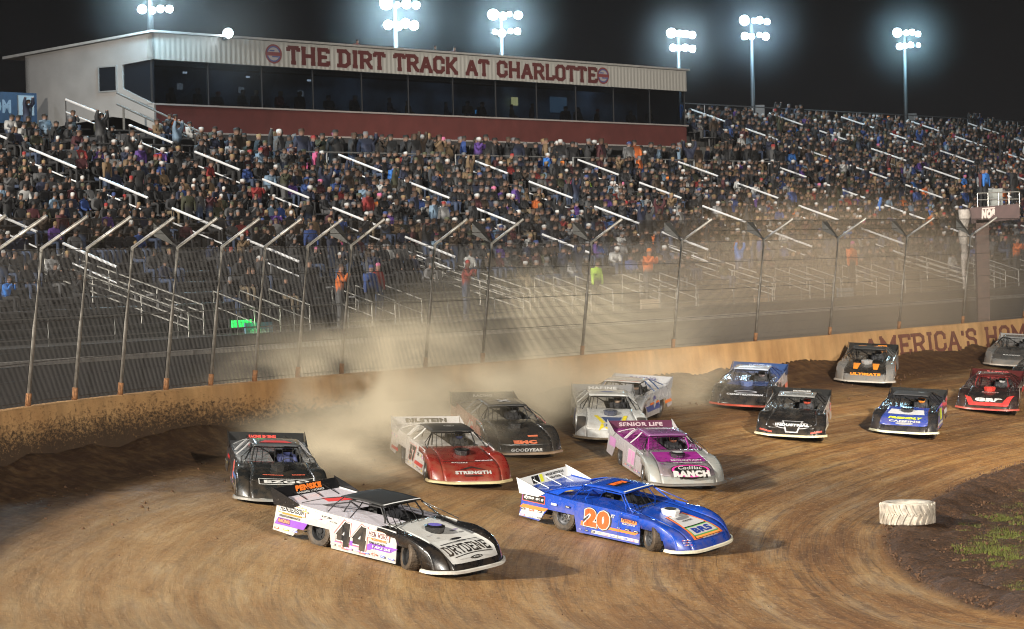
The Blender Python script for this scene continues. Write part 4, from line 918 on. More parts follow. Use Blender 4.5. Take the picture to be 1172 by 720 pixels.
def race_car(nose_px, head, cfg, label, steer=-8, far=False):
    root = empty('race_car'); tag(root, label, 'race car', 'dirt track stock cars racing through the turn')
    g = lambda k, d=None: cfg.get(k, d)
    body = g('body'); hoodc = g('hood', body); nosec = g('nose', body); roofc = g('roof', body); deckc = g('deck', body); spoc = g('spoiler', body); lip = g('lip', (.75, .72, .62)); pil = g('pillar', body); door = g('door', body); qtr = g('quarter', door)
    # hood and nose skin
    NA, NU = 30, 10
    m = MB(); HA = g('hood_arc', 1.95); rows_ = []
    arcs = np.linspace(0, HA, 20)
    for a in arcs: rows_.append([nose_pt(u*(.70+.10*sm(.6, 1.9, a)), a) for u in np.linspace(-1, 1, 15)])
    m.grid([[tuple(p) for p in r] for r in rows_]); hood = m.build('hood', paint(hoodc), root, smooth=True)
    m = MB()
    arcs2 = np.linspace(0, ARC, 30)
    for s in (-1, 1):
        rr = []
        for a in arcs2:
            inn = .70+.10*sm(.6, 1.9, a); wa = half_w(a); rr.append([tuple(nose_pt(s*(inn+(wa-inn)*q), a)) for q in (0, .15, .35, .6, .85, 1)])
        m.grid(rr)
        # outer skirt with the front wheel opening
        rr = []
        for a in arcs2:
            p = nose_pt(s*half_w(a), a); x = p.x
            zb = .10 if x > 1.70 else (.54 if x > .98 else .70)
            if 1.62 < x <= 1.70: zb = .34
            zb = min(zb, p.z-.01); rr.append([tuple(p), (p.x, p.y+s*.012, p.z-.02), (p.x, s*side_y(zb)*1.03 if x > 1.7 else p.y+s*.01, zb)])
        m.grid(rr)
    rr = []
    for a in np.linspace(HA, ARC, 14): rr.append([tuple(nose_pt(u*(.70+.10*sm(.6, 1.9, a)), a)) for u in np.linspace(-1, 1, 17)])
    m.grid(rr); nose = m.build('nose', paint(nosec), root, smooth=True)
    es = nose.modifiers.new('th', 'SOLIDIFY'); es.thickness = .012; es = hood.modifiers.new('th', 'SOLIDIFY'); es.thickness = .012
    m = MB(); path = []
    for u in np.linspace(-1, 1, 33):
        p = nose_pt(u*half_w(ARC), ARC); path.append(p)
    ends = [Vector((1.78, -1.12, .10)), Vector((1.95, -1.13, .10))]; path = ends+path+[Vector((1.95, 1.13, .10)), Vector((1.78, 1.12, .10))]
    rr = []
    for i, p in enumerate(path):
        d = (path[min(i+1, len(path)-1)]-path[max(i-1, 0)]).normalized(); n = Vector((d.y, -d.x, 0))
        if n.x < 0 and abs(d.x) < .9: n = -n
        if i < 2: n = Vector((0, -1, 0))
        if i > len(path)-3: n = Vector((0, 1, 0))
        rr.append([tuple(p+n*.005+Vector((0, 0, .045))), tuple(p+n*.05+Vector((0, 0, .03))), tuple(p+n*.06+Vector((0, 0, -.03))), tuple(p+n*.0+Vector((0, 0, -.035)))])
    m.grid(rr, close=True); m.build('splitter', paint(lip), root, smooth=False)
    # sides
    for s in (-1, 1):
        f = lambda x, z, s=s: (x, s*side_y(z), z)
        m = MB(); m.prism([(1.0, .06), (.97, .70), (.92, top_line(.92)), (.42, top_line(.42)), (-.95, top_line(-.95)), (-.91, .50), (-.80, .05)], f, (0, -s*.018, 0))
        dp = m.build('door_panel', paint(door), root)
        m = MB(); m.prism([(-.952, top_line(-.95)), (-1.7, top_line(-1.7)), (-2.46, .985), (-2.52, .16), (-1.92, .12), (-1.70, .50), (-.912, .50)], f, (0, -s*.018, 0))
        qp = m.build('quarter_panel', paint(qtr), root)
        m = MB(); m.tube([(-1.70, s*.90, .25), (-.95, s*.80, .62)], .02, 6); m.build('brace', BLACKM, root)
        # lettering on the flank
        ss_ = 1 if s < 0 else -1
        def ssurf(a, bb, off, s=s, ss_=ss_): return (a*ss_, s*(side_y(bb)+off), bb)
        D = Decals(ssurf); 
        for fn in g('side', []): fn(D, ss_)
        for xx in (.40, -.52): D.rect(xx*ss_, .46, .010, .66, (.05, .05, .05))
        for xx in np.linspace(-2.4, .9, 16): D.rect(xx*ss_, top_line(xx)-.03, .014, .014, (.12, .12, .12))
        D.build('side_lettering', dp)
    # decks: rear deck, side boards along the cockpit, right hand cover
    m = MB()
    def quad(x0, y0, x1, y1, dz=-.02, mm=0):
        m.hexa([(x0, y0, top_line(x0)+dz-.02), (x1, y0, top_line(x1)+dz-.02), (x1, y1, top_line(x1)+dz-.02), (x0, y1, top_line(x0)+dz-.02)], [(x0, y0, top_line(x0)+dz), (x1, y0, top_line(x1)+dz), (x1, y1, top_line(x1)+dz), (x0, y1, top_line(x0)+dz)], mm)
    quad(-2.45, -.955, -.93, .955); quad(-.93, .70, .41, .955); quad(-.93, -.955, .41, -.08)
    deck = m.build('rear_deck', paint(deckc), root)
    D = Decals(lambda a, bb, off: (-bb, a, top_line(-bb)-.02+off))
    for fn in g('deck_art', []): fn(D)
    D.build('deck_lettering', deck)
    m = MB(); m.hexa([(-.93, -.08, .2), (.41, -.08, .2), (.41, .70, .2), (-.93, .70, .2)], [(-.93, -.08, .23), (.41, -.08, .23), (.41, .70, .23), (-.93, .70, .23)])
    m.box((-.94, .31, .55), (.02, .78, .68)); m.box((.42, .31, .52), (.02, .78, .6)); m.box((-.25, -.09, .5), (1.3, .02, .66)); m.box((-.25, .71, .5), (1.3, .02, .66))
    m.build('cockpit_tub', INT, root)
    m = MB(); m.box((-.7, 0, .30), (3.1, 1.25, .16)); m.box((1.35, 0, .30), (1.3, .9, .2)); m.tube([(1.36, -.9, .34), (1.36, .9, .34)], .04, 8); m.tube([(-1.28, -.9, .36), (-1.28, .9, .36)], .05, 8)
    m.box((-2.0, 0, .42), (.75, .9, .3)); m.tube([(-2.46, -.75, .35), (-2.46, .75, .35)], .025, 6); m.tube([(-2.46, -.75, .62), (-2.46, .75, .62)], .025, 6)
    m.build('chassis', INT, root)
    # spoiler
    m = MB(); m.hexa([(-2.44, -.97, .965), (-2.44, .97, .965), (-2.60, .97, 1.20), (-2.60, -.97, 1.20)], [(-2.46, -.97, .960), (-2.46, .97, .960), (-2.62, .97, 1.195), (-2.62, -.97, 1.195)])
    for yy in (-.5, 0, .5): m.tube([(-2.05, yy, .95), (-2.53, yy, 1.10)], .012, 5)
    spo = m.build('spoiler', paint(spoc), root)
    for s in (-1, 1):
        m = MB(); m.prism([(-1.80, .94), (-2.30, 1.12), (-2.66, 1.235), (-2.55, .80), (-2.0, .80)], lambda x, z, s=s: (x, s*(1.0), z), (0, -s*.012, 0)); m.build('end_plate', paint(g('endplate', spoc)), spo)
    D = Decals(lambda a, bb, off: (-2.44-.16*bb/.235+off*.9, a, .965+bb+off*.4))
    for fn in g('spoiler_art', []): fn(D)
    D.build('spoiler_lettering', spo)
    # roof, pillars, cage
    m = MB(); rr = []
    for x in np.linspace(-.98, .22, 8):
        rr.append([(x, yy, 1.245+.035*(1-((x+.4)/.7)**2)+.012*(1-(yy/.6)**2)) for yy in np.linspace(-.60, .60, 9)])
    m.grid(rr); roof = m.build('roof', paint(roofc, rough=.6 if max(roofc) < .05 else .26), root, smooth=True); sd = roof.modifiers.new('th', 'SOLIDIFY'); sd.thickness = .028; sd.offset = 1
    rz_ = lambda x, y: 1.245+.035*(1-((x+.4)/.7)**2)+.012*(1-(y/.6)**2)+.030
    D = Decals(lambda a, bb, off: (-bb, a, rz_(-bb, a)+off), .15)
    for fn in g('roof_art', []): fn(D)
    if g('roof_edge'): D.rect(0, -.20, 1.18, .05, g('roof_edge'), n=6)
    D.build('roof_lettering', roof)
    for s in (-1, 1):
        m = MB(); m.tube([(.66, s*.84, .84), (.45, s*.74, 1.02), (.22, s*.60, 1.24)], .022, 6); m.tube([(.22, s*.60, 1.24), (.62, s*.90, 1.0), (1.0, s*.93, .90)], .012, 5); m.build('front_pillar', paint(g('apillar', (.02, .02, .02))), root, smooth=True)
        m = MB(); arcpts = [(-.98, s*.60, 1.25), (-1.30, s*.68, 1.17), (-1.60, s*.76, 1.06), (-1.85, s*.86, .955)]
        ribbon(m, arcpts, g('sail_w', .05)); ribbon(m, [(-.90, s*.62, 1.25), (-.98, s*.74, 1.12), (-1.06, s*.90, .91)], g('sail_w', .05)); 
        ribbon(m, [(-.35, s*.62, 1.26), (-.36, s*.74, 1.1), (-.40, s*.93, .90)], .035)
        if g('sail_fill'):
            m.prism([(-.98, 1.25), (-1.30, 1.17), (-1.60, 1.06), (-1.85, .955), (-1.5, .935), (-1.35, 1.06), (-1.12, 1.15), (-1.02, 1.15)], lambda x, z, s=s: (x, s*(.60+(1.25-z)*.86), z), (0, s*.01, 0))
        m.build('sail_panel', paint(pil), root)
    m = MB()
    for yy in (-.42, -.30, -.05, .12): m.tube([(.44+.12, yy*1.3, .84), (.23, yy*1.1, 1.245)], .010, 5)
    m.build('windscreen_bar', BLACKM, root)
    m = MB(); t_ = .021
    for s in (-1, 1):
        m.tube([(.30, s*.60, .3), (.28, s*.60, .95), (.10, s*.54, 1.21), (-.75, s*.52, 1.21), (-.92, s*.55, .9), (-.95, s*.58, .3)], t_, 6)
        m.tube([(-.80, s*.54, 1.15), (-1.9, s*.50, .80)], t_, 6); m.tube([(.28, s*.6, .62), (-.94, s*.57, .66)], t_, 6)
    for x, z in ((.10, 1.21), (-.75, 1.21)): m.tube([(x, -.53, z), (x, .53, z)], t_, 6)
    m.tube([(-.93, -.56, .75), (-.93, .56, .75)], t_, 6); m.tube([(.28, -.6, .80), (.28, .6, .80)], t_, 6); m.tube([(-.80, -.52, 1.18), (-.93, .5, .5)], t_, 6)
    m.build('roll_cage', paint(g('cage', (.03, .03, .03))), root)
    m = MB(); m.prism([(-.62, .30), (-.12, .30), (-.10, .44), (-.52, .46), (-.68, 1.0), (-.80, 1.0), (-.78, .4)], lambda x, z: (x, .56, z), (0, -.46, 0)); m.box((-.66, .08, .92), (.24, .03, .22)); m.box((-.66, .57, .92), (.24, .03, .22)); m.build('seat', INT, root)
    m = MB(); m.tube([(.0+.02*math.sin(a), .33+.17*math.cos(a), .72+.17*math.sin(a)) for a in np.linspace(0, 2*math.pi, 14)], .014, 5); m.tube([(.02, .33, .72), (.40, .33, .62)], .015, 5); m.tube([(.02, .18, .72), (.02, .48, .72)], .012, 5); m.build('steering_wheel', INT, root)
    # air cleaner standing through the hood
    sc_ = g('scoop', (.02, .02, .02)); m = MB(); c = nose_pt(0, .72)
    pts8 = lambda r, z, rx=1.: [(c.x+r*rx*math.cos(2*math.pi*i/8+.39), r*math.sin(2*math.pi*i/8+.39), z) for i in range(8)]
    a_, b_2, c_ = pts8(.19, c.z-.06), pts8(.235, c.z+.12), pts8(.18, c.z+.15)
    m.add(a_+b_2+c_, [(i, (i+1) % 8, 8+(i+1) % 8, 8+i) for i in range(8)]+[(8+i, 8+(i+1) % 8, 16+(i+1) % 8, 16+i) for i in range(8)]+[tuple(range(16, 24))]); scp = m.build('air_scoop', paint(sc_), root)
    if g('scoop_top'): m = MB(); m.add(pts8(.15, c.z+.157), [tuple(range(8))]); m.build('scoop_badge', decal(g('scoop_top')), scp)
    D = Decals(lambda a, bb, off: tuple(nose_pt(a, -bb, off)), .07)
    for fn in g('nose_art', []): fn(D)
    for _ in range(1):
        for s in (-1, 1):
            for a in np.linspace(.3, 2.3, 10): D.rect(s*(.66+.10*sm(.6, 1.9, a)), -a, .012, .012, (.5, .5, .5))
    D.build('nose_lettering', nose)
    # body attitude: lower the panels a little and lean the body on its springs
    BT = Matrix.Translation((0, 0, .06+.009*g('lean', 3.5)+.30)) @ Matrix.Rotation(R_(g('pitch', .2)), 4, 'Y') @ Matrix.Rotation(R_(g('lean', 3.5)), 4, 'X') @ Matrix.Translation((0, 0, -.30)) @ Matrix.Diagonal((1, 1, g('zs', .86), 1))
    for ch in root.children_recursive:
        if ch.type == 'MESH': ch.data.transform(BT)
    # wheels
    for kind, x, y, st in (('front', 1.34, -.93, steer), ('front', 1.34, .91, steer), ('rear', -1.24, -.79, -2), ('rear', -1.24, .79, -2)):
        T_, R2, HB = WM[kind]; r0 = .315 if kind == 'front' else .345
        h = HB.build('wheel', DARKM, root); h.location = (x, y, r0-.015); h.rotation_euler = (0, rng.uniform(0, 3), R_(st)); h.rotation_mode = 'XYZ'
        h.rotation_euler = (0, 0, R_(st)); T_.build('tyre', RUBBER, h, smooth=False); R2.build('rim', [g('rim_mat', MESH_RIM), DARKM], h)
    # place on the banked dirt
    hit = ground_hit(*nose_px); hd = R_(head); d = np.array([math.sin(hd), -math.cos(hd)]); c2 = hit[:2]-d*2.36*g('scale', .86)
    hgt = lambda p: float(height(np.array([p]))[0])
    f = c2+d*1.36; r_ = c2-d*1.3; sd_ = np.array([-d[1], d[0]])
    fx = Vector((f[0]-r_[0], f[1]-r_[1], hgt(f)-hgt(r_))).normalized(); ly = Vector((2*sd_[0], 2*sd_[1], hgt(c2+sd_)-hgt(c2-sd_))).normalized(); up = fx.cross(ly).normalized(); ly = up.cross(fx)
    roll = R_(g('roll', 1.5)); M = Matrix((fx, ly, up)).transposed().to_4x4() @ Matrix.Rotation(roll, 4, 'X')
    SC = g('scale', .86)
    M.translation = Vector((c2[0], c2[1], (hgt(f)+hgt(r_))/2+.012)); M = M @ Matrix.Diagonal((SC, SC, SC, 1)); root.matrix_world = M
    # the driver sits inside: a person of its own
    V, F, zn = DRV; of = (None, ('', g('suit', (.03, .03, .035))), ('', (.02, .02, .02)), ('', g('suit', (.03, .03, .035)))); 
    V2 = np.column_stack([V[:, 0]*1.0-.38, V[:, 1]*.95+.33, V[:, 2]+.34]); tab = np.array([(.02, .02, .02), g('suit', (.03, .03, .035)), (.02, .02, .02), (.02, .02, .02), (.02, .02, .02)])
    me = mesh_np('person', V2, F, np.column_stack([tab[zn], np.ones(len(zn))]), CW); o = bpy.data.objects.new('person', me); COL.objects.link(o); o.matrix_world = M @ BT
    tag(o, 'driver with %s helmet in the %s' % (g('helm_name', 'white'), g('short')), 'person', 'drivers strapped into the race cars')
    m = MB(); hc = (-.34, .33, 1.04); m.lathe([(.02, -.13), (.085, -.12), (.115, -.06), (.128, .02), (.118, .09), (.07, .135), (.001, .148)], 16, 'z', hc, 0); m.build('helmet', mat('helmet_shell', g('helmet', (.7, .7, .7)), .25, coat=.6), o, smooth=True)
    m = MB(); m.lathe([(.125, -.02), (.134, .0), (.134, .05), (.124, .07)], 16, 'z', hc); mm = m; keep = [i for i, f_ in enumerate(mm.f) if np.mean([mm.v[j][0] for j in f_]) > hc[0]+.05]; mm.f = [mm.f[i] for i in keep]; mm.m = [0]*len(mm.f); mm.build('visor', mat('visor', (.01, .01, .012), .1), o, smooth=True)
    pp = proj([list(M @ Vector(v)) for v in [(2.4, 1.1, .1), (2.1, -1.1, .1), (-2.5, -1, .2), (-2.5, 1, .2), (-.4, 0, 1.28)]]); print(g('short')[:28], round(c2[1], 1), pp.round(0).astype(int).tolist())
    return root
def driver_pose():
    J, E = pose(seated=True, lean=0.0, arm=0)
    for s, k in ((1, 'l'), (-1, 'r')): J['el'+k] = ((.18, s*.22, .36), .058, 1); J['wr'+k] = ((.33, s*.17, .42), .042, 1); J['ha'+k] = ((.37, s*.16, .43), .042, 0); J['an'+k] = ((.75, s*.13, .02), .05, 2); J['to'+k] = ((.80, s*.13, .10), .04, 4)
    for n_ in ('chin', 'head', 'crown'): J[n_] = ((J[n_][0][0], 0, J[n_][0][2]-.08), J[n_][1]*.8, 3)
    return skin_body(J, E, 1)
DRV = driver_pose()
# ---- artwork helpers -------------------------------------------------------
W_, K_, O_, P_u, R_d, B_l, Y_l, G_y = (.52, .515, .50), (.010, .010, .011), (.85, .20, .03), (.20, .06, .42), (.55, .03, .03), (.02, .10, .55), (.80, .65, .04), (.25, .25, .25)
def stickers(D, ss, x0, x1, z, n=9, cols=None, h=.05):
    cs = cols or [(.8, .1, .05), (.05, .1, .5), (.8, .6, .05), (.02, .02, .02), (.3, .3, .3), (.7, .2, .5)]
    xs = np.linspace(x0, x1, n)
    for i, x in enumerate(xs):
        w = rng.uniform(.45, .85)*abs(x1-x0)/n; D.rect(x*ss, z+rng.uniform(-.008, .008), w, h*rng.uniform(.5, 1), cs[rng.integers(len(cs))])
        if h > .03: D.rect(x*ss, z, w*.7, h*.22, (.7, .7, .7))
def number(txt, x, z, w, h, col, out=None, out2=None, shear=0, slab=False):
    def fn(D, ss):
        if slab:
            for gw, c_ in ((.34, out2), (.29, out), (.235, col)):
                if c_: D.text(txt, x*ss, z, w+(gw-.235)*h, h*(1+(gw-.235)), c_, slab=True, sw=gw); D.z += .002
            return
        if out2: D.text(txt, x*ss+.015, z, w+.10, h+.07, out2, bold=.16, shear=shear)
        if out: D.text(txt, x*ss, z, w+.05, h+.045, out, bold=.12, shear=shear)
        D.text(txt, x*ss, z, w, h, col, bold=.07, shear=shear)
    return fn
def stext(txt, x, z, w, h, col, bold=.03, shear=.0, plate=None, edge=None, slab=False):
    def fn(D, ss):
        if edge: D.rect(x*ss, z, w*1.14, h*1.75, edge)
        if plate: D.rect(x*ss, z, w*1.10, h*1.5, plate)
        D.text(txt, x*ss, z, w, h, col, bold=bold, shear=shear, slab=slab, sw=.19)
    return fn
def srect(x, z, w, h, col, skew=0.):
    return lambda D, ss: D.rect(x*ss, z, w, h, col, skew=skew*ss)
def strip(x0, x1, z, n, h=.05, cols=None): return lambda D, ss: stickers(D, ss, x0, x1, z, n, cols, h)
def nt_(txt, y, arc, w, h, col, bold=.04, shear=0., slab=False, arc_=0., plate=None, edge=None):
    def fn(D):
        if edge: D.rect(y, -arc, w*1.12, h*1.7, edge, n=6)
        if plate: D.rect(y, -arc, w*1.08, h*1.5, plate, n=6)
        D.text(txt, y, -arc, w, h, col, bold=bold, shear=shear, slab=slab, sw=.17, arc=arc_)
    return fn
def nr_(y, arc, w, h, col, rot=0., skew=0.): return lambda D: D.rect(y, -arc, w, h, col, n=5, rot=rot, skew=skew)
def rt_(txt, x, y, w, h, col, plate=None, bold=.05, shear=0.):
    def fn(D):
        if plate: D.rect(y, -x, w*1.12, h*1.5, plate, n=4)
        D.text(txt, y, -x, w, h, col, bold=bold, shear=shear)
    return fn
def st_(txt, w, h, col, y=0., b=.12, bold=.05, shear=0.): return lambda D: D.text(txt, y, b, w, h, col, bold=bold, shear=shear)
# ---- 1: white car with black roof and nose
def art44(D):
    D.poly([(-.74, -1.22), (.74, -1.22), (.79, -1.80), (.72, -2.04), (-.72, -2.04), (-.79, -1.80)], W_)
    D.text("DRYDENE", 0, -1.66, 1.34, .33, K_, slab=True, sw=.165, arc=.05)
    for q in (-1.36, -1.34): pass
    n = 10
    for a0, up in ((-1.42, .05), (-1.90, .05)):
        for i in range(n):
            t0 = -1+2*i/n; t1 = -1+2*(i+1)/n; D.poly([(.58*t0, a0+up*(1-t0*t0)), (.58*t1, a0+up*(1-t1*t1)), (.58*t1, a0+.022+up*(1-t1*t1)), (.58*t0, a0+.022+up*(1-t0*t0))], K_)
    D.oval(0, -1.30, .36, .08, K_); D.oval(0, -1.96, .34, .08, K_); D.text("MOTOR OIL", 0, -1.96, .24, .035, W_, bold=.03)
    D.oval(.38, -.95, .18, .07, (.25, .22, .3)); D.oval(-.45, -1.0, .12, .05, (.3, .3, .32))
race_car((546, 662), 51, dict(short='white number 44 race car', scale=.905, pitch=-.4, lean=5.5, zs=.84, body=W_, hood=W_, hood_arc=1.25, nose=K_, roof=(.012, .012, .012), deck=(.62, .58, .64), spoiler=K_, lip=(.60, .59, .55), door=(.44, .435, .43), pillar=K_, scoop=K_, scoop_top=(.12, .10, .4), roof_edge=(.6, .6, .6), sail_w=.03, rim_mat=DARKM,
    side=[srect(-.15, .30, 1.0, .12, P_u, .2), srect(.55, .36, .75, .14, P_u, .2), number('44', -.28, .50, .86, .60, K_, W_, (.6, .12, .12), slab=True), srect(-2.0, .42, .85, .18, P_u, .1), stext('HENDERSON', -2.0, .76, .68, .13, K_, plate=W_, edge=(.75, .3, .1), slab=True), srect(-2.0, .64, .55, .045, O_), stext('PERFORMANCE', -2.05, .57, .6, .05, K_),
          stext('RACING', -2.2, .44, .32, .08, (.85, .3, .1), plate=(.1, .03, .12)), strip(-2.4, -1.85, .24, 3, .06), stext('MEN WORK', .48, .66, .54, .12, (.15, .05, .05), plate=W_, edge=(.75, .3, .2), slab=True), stext('PLUMBING', .5, .54, .42, .06, O_), stext('TRUCKS', .45, .45, .45, .05, K_), stext('PURPLE LINE', .60, .36, .5, .06, W_), strip(-.75, .9, .17, 8, .055), strip(-1.2, -.8, .72, 2, .04), strip(-1.6, -1.0, .80, 2, .05)],
    nose_art=[art44], spoiler_art=[st_('PENSKE', .85, .13, O_, y=.05, b=.145, shear=.25, bold=.08), st_('RACING SHOCKS', .85, .045, W_, y=.05, b=.045)], deck_art=[lambda D: D.poly([(-.2, 1.7), (.5, 1.5), (.55, 1.8), (-.1, 2.0)], (.65, .06, .06)), lambda D: D.poly([(.55, 1.5), (.75, 1.45), (.75, 1.65), (.6, 1.7)], K_)],
    helmet=(.05, .05, .06), helm_name='dark'), 'white race car numbered 44 with flat black roof and black nose flares', steer=-30)
# ---- 2: blue car, orange number
BLUE = (.008, .06, .40)
def art20(D):
    D.poly([(-.36, -.82), (.36, -.82), (.60, -1.92), (-.60, -1.92)], (.85, .18, .04)); D.poly([(-.30, -.84), (.30, -.84), (.52, -1.90), (-.52, -1.90)], K_); D.poly([(-.27, -.86), (.27, -.86), (.44, -1.42), (-.44, -1.42)], (.55, .55, .56))
    D.poly([(-.46, -1.46), (.46, -1.46), (.50, -1.82), (-.50, -1.82)], (.1, .4, .1)); D.poly([(-.43, -1.49), (.43, -1.49), (.47, -1.79), (-.47, -1.79)], W_)
    D.text("BRS", 0, -1.64, .70, .22, (.02, .05, .30), bold=.06); D.rect(0, -1.86, .98, .06, (.85, .35, .08)); D.text("WORKWEAR", 0, -1.20, .4, .06, K_); D.oval(0, -1.05, .5, .12, (.2, .2, .22)); D.text("PERFORMANCE SHOP", 0, -1.93, .6, .035, W_)
race_car((815, 635), 53, dict(short='blue number 20 race car', scale=.905, pitch=-.4, lean=5.5, zs=.84, body=BLUE, spoiler=(.75, .75, .74), lip=(.82, .78, .62), door=BLUE, pillar=BLUE, apillar=BLUE, cage=BLUE, sail_w=.09, scoop=(.75, .75, .75), scoop_top=(.03, .03, .03), roof_edge=(.7, .7, .65), sail_fill=True,
    side=[srect(-.45, .33, .5, .13, O_), srect(.5, .34, .8, .07, O_, .1), srect(.3, .155, 1.35, .09, W_), srect(-2.15, .30, .65, .26, W_, .1), srect(-2.1, .47, .75, .10, O_, .1), number('20', -.25, .53, .72, .52, (.72, .09, .012), W_, K_), stext('RT', .20, .70, .12, .10, W_, shear=.3), stext('dyno one', -2.12, .73, .58, .13, W_, bold=.06, shear=.3, plate=K_, edge=(.8, .12, .05)),
          stext('PENSKE', .66, .66, .40, .09, K_, plate=(.85, .25, .08), shear=.2), stext('RACING', .66, .56, .36, .045, W_), strip(-.7, .8, .155, 9, .05), strip(-2.4, -1.9, .40, 3, .08), strip(-2.4, -1.9, .22, 3, .05), strip(.4, .9, .42, 3, .06, [(.8, .65, .04), (.02, .02, .02), (.05, .1, .3)]), strip(-1.5, -1.1, .70, 2, .07, [(.03, .03, .05), (.6, .6, .65)])],
    nose_art=[art20, lambda D: [D.rect(-.93+.03*i, -1.95-.06*j, .05, .02, c) for i in range(5) for j in range(3) for c in [((.6, .1, .1), (.7, .7, .7), (.2, .2, .5))[(i+j) % 3]]]],
    roof_art=[rt_('RTJ', -.38, 0, .55, .20, (.90, .16, .02), plate=K_, bold=.12), rt_('PERFORMANCE', -.16, 0, .5, .04, K_)],
    spoiler_art=[lambda D: D.rect(-.35, .12, .16, .18, K_, skew=.05), lambda D: D.rect(-.17, .12, .12, .18, (.75, .75, .04), skew=.05), lambda D: D.rect(-.5, .12, .10, .18, K_, skew=.05), st_('WILLIE REYNOLDS', .72, .06, K_, y=.38, b=.16), st_('TRUCKING', .55, .05, K_, y=.38, b=.07)],
    deck_art=[lambda D: D.poly([(-.7, 1.7), (-.2, 1.5), (-.15, 1.75), (-.6, 1.95)], (.6, .4, .1))], helmet=(.03, .03, .03), helm_name='dark'), 'bright blue race car numbered 20 in orange with white spoiler and pale front lip', steer=-32)
# ---- 3: black car beside the wall
race_car((323, 581), 10, dict(short='black race car nearest the left wall', body=(.012, .013, .013), roof=(.06, .065, .07), deck=(.22, .23, .24), pillar=(.45, .45, .46), sail_w=.06, spoiler=(.03, .03, .03), lip=(.16, .17, .17), door=(.06, .06, .065), hood_arc=1.6,
    side=[number('1', -.2, .5, .3, .5, (.7, .1, .08), W_), srect(-1.8, .6, .6, .1, R_d), srect(.3, .4, 1., .1, (.1, .2, .5)), strip(-.7, .8, .17, 8, .05), strip(-2.4, -1.9, .4, 3, .1)],
    nose_art=[nt_('EZGO', .10, 1.58, 1.10, .16, W_, bold=.05), lambda D: [D.rect(.10, -1.58+s*.14, 1.34, .022, W_, n=5) for s in (-1, 1)]+[D.rect(.10+s*.67, -1.58, .022, .28, W_) for s in (-1, 1)], nt_('PERFORMANCE', -.2, 1.22, .5, .05, (.8, .15, .08)), nt_('RACING', .42, 1.20, .32, .06, (.8, .15, .08)), lambda D: D.oval(-.50, -2.24, .30, .07, W_), lambda D: D.oval(-.50, -2.24, .26, .05, K_), nt_('RACE', .25, 2.2, .2, .05, W_)],
    roof_art=[lambda D: D.poly([(-.42, .05), (.42, .05), (.25, .35), (-.25, .35)], (.62, .05, .05))], spoiler_art=[st_('RACING ENGINES', .7, .08, (.8, .1, .08), y=-.1)], deck_art=[nt_('', 0, 0, 1, 1, W_)] if False else [], suit=(.05, .06, .15), helmet=(.1, .12, .3), helm_name='blue'), 'black race car with outlined white word on its nose, leftmost by the wall', steer=-12)
# ---- 4: red nosed car
race_car((541, 560), 17, dict(short='white and red race car', body=W_, hood=(.18, .018, .014), nose=(.24, .022, .016), roof=(.02, .02, .02), deck=(.55, .53, .53), door=(.68, .66, .66), pillar=(.80, .79, .77), sail_w=.10, spoiler=(.50, .49, .49), lip=(.65, .55, .30), scoop=K_, hood_arc=1.3,
    side=[number('57', -.2, .5, .62, .5, K_, W_, (.7, .1, .08)), srect(.5, .3, .8, .12, R_d, .1), srect(-2., .3, .7, .1, R_d), strip(-.7, .9, .17, 8, .05), strip(-2.4, -1.9, .7, 3, .1), strip(.4, .9, .6, 3, .1)],
    nose_art=[nt_('STRENGTH', .02, 1.90, 1.0, .13, W_, bold=.06, slab=False), lambda D: D.poly([(-.36, -1.80), (.02, -1.62), (.40, -1.80), (.16, -1.76), (.02, -1.69), (-.12, -1.76)], (.02, .02, .02)), nt_('RACERS', -.25, 1.42, .45, .07, W_), nt_('VALVOLINE', .45, 1.32, .5, .06, (.7, .7, .75)), lambda D: D.rect(0, -2.02, .5, .03, K_)],
    roof_art=[lambda D: D.oval(.05, .4, .3, .22, (.5, .5, .5)), lambda D: D.oval(.05, .4, .25, .17, (.02, .02, .02)), rt_('S', -.4, .05, .14, .08, (.6, .6, .6))], spoiler_art=[st_('BILSTEIN', 1.2, .13, K_, bold=.08)], helmet=(.05, .07, .2), helm_name='dark blue'), 'white race car with deep red nose, black roof and white side pillars', steer=-10)
# ---- 5: dusty black car behind the red nosed one
race_car((602, 526), 16, dict(short='dusty black race car behind the red nosed one', body=(.03, .028, .026), roof=(.05, .05, .05), deck=(.10, .10, .10), door=(.4, .18, .15), pillar=(.20, .20, .2), spoiler=(.06, .06, .06), lip=(.3, .2, .12),
    side=[number('49', -.2, .5, .6, .45, W_, R_d), srect(-2., .4, .7, .2, (.7, .3, .25)), strip(-.7, .9, .17, 8, .05)],
    nose_art=[nt_('GOODYEAR', .0, 2.12, .95, .11, W_, bold=.05, shear=.2), nt_('EMC', .0, 1.82, .70, .16, (.75, .2, .1), bold=.09), lambda D: D.rect(.3, -1.5, .3, .10, (.75, .2, .1))],
    roof_art=[lambda D: D.rect(.05, .4, .12, .45, (.55, .55, .57), rot=.8), lambda D: D.rect(.05, .4, .12, .45, (.55, .55, .57), rot=-.8)], spoiler_art=[st_('RACING', .6, .08, (.4, .4, .4))], helmet=(.2, .2, .2), helm_name='grey'), 'dusty black race car with red side lettering, directly behind the red nosed car', steer=-8)
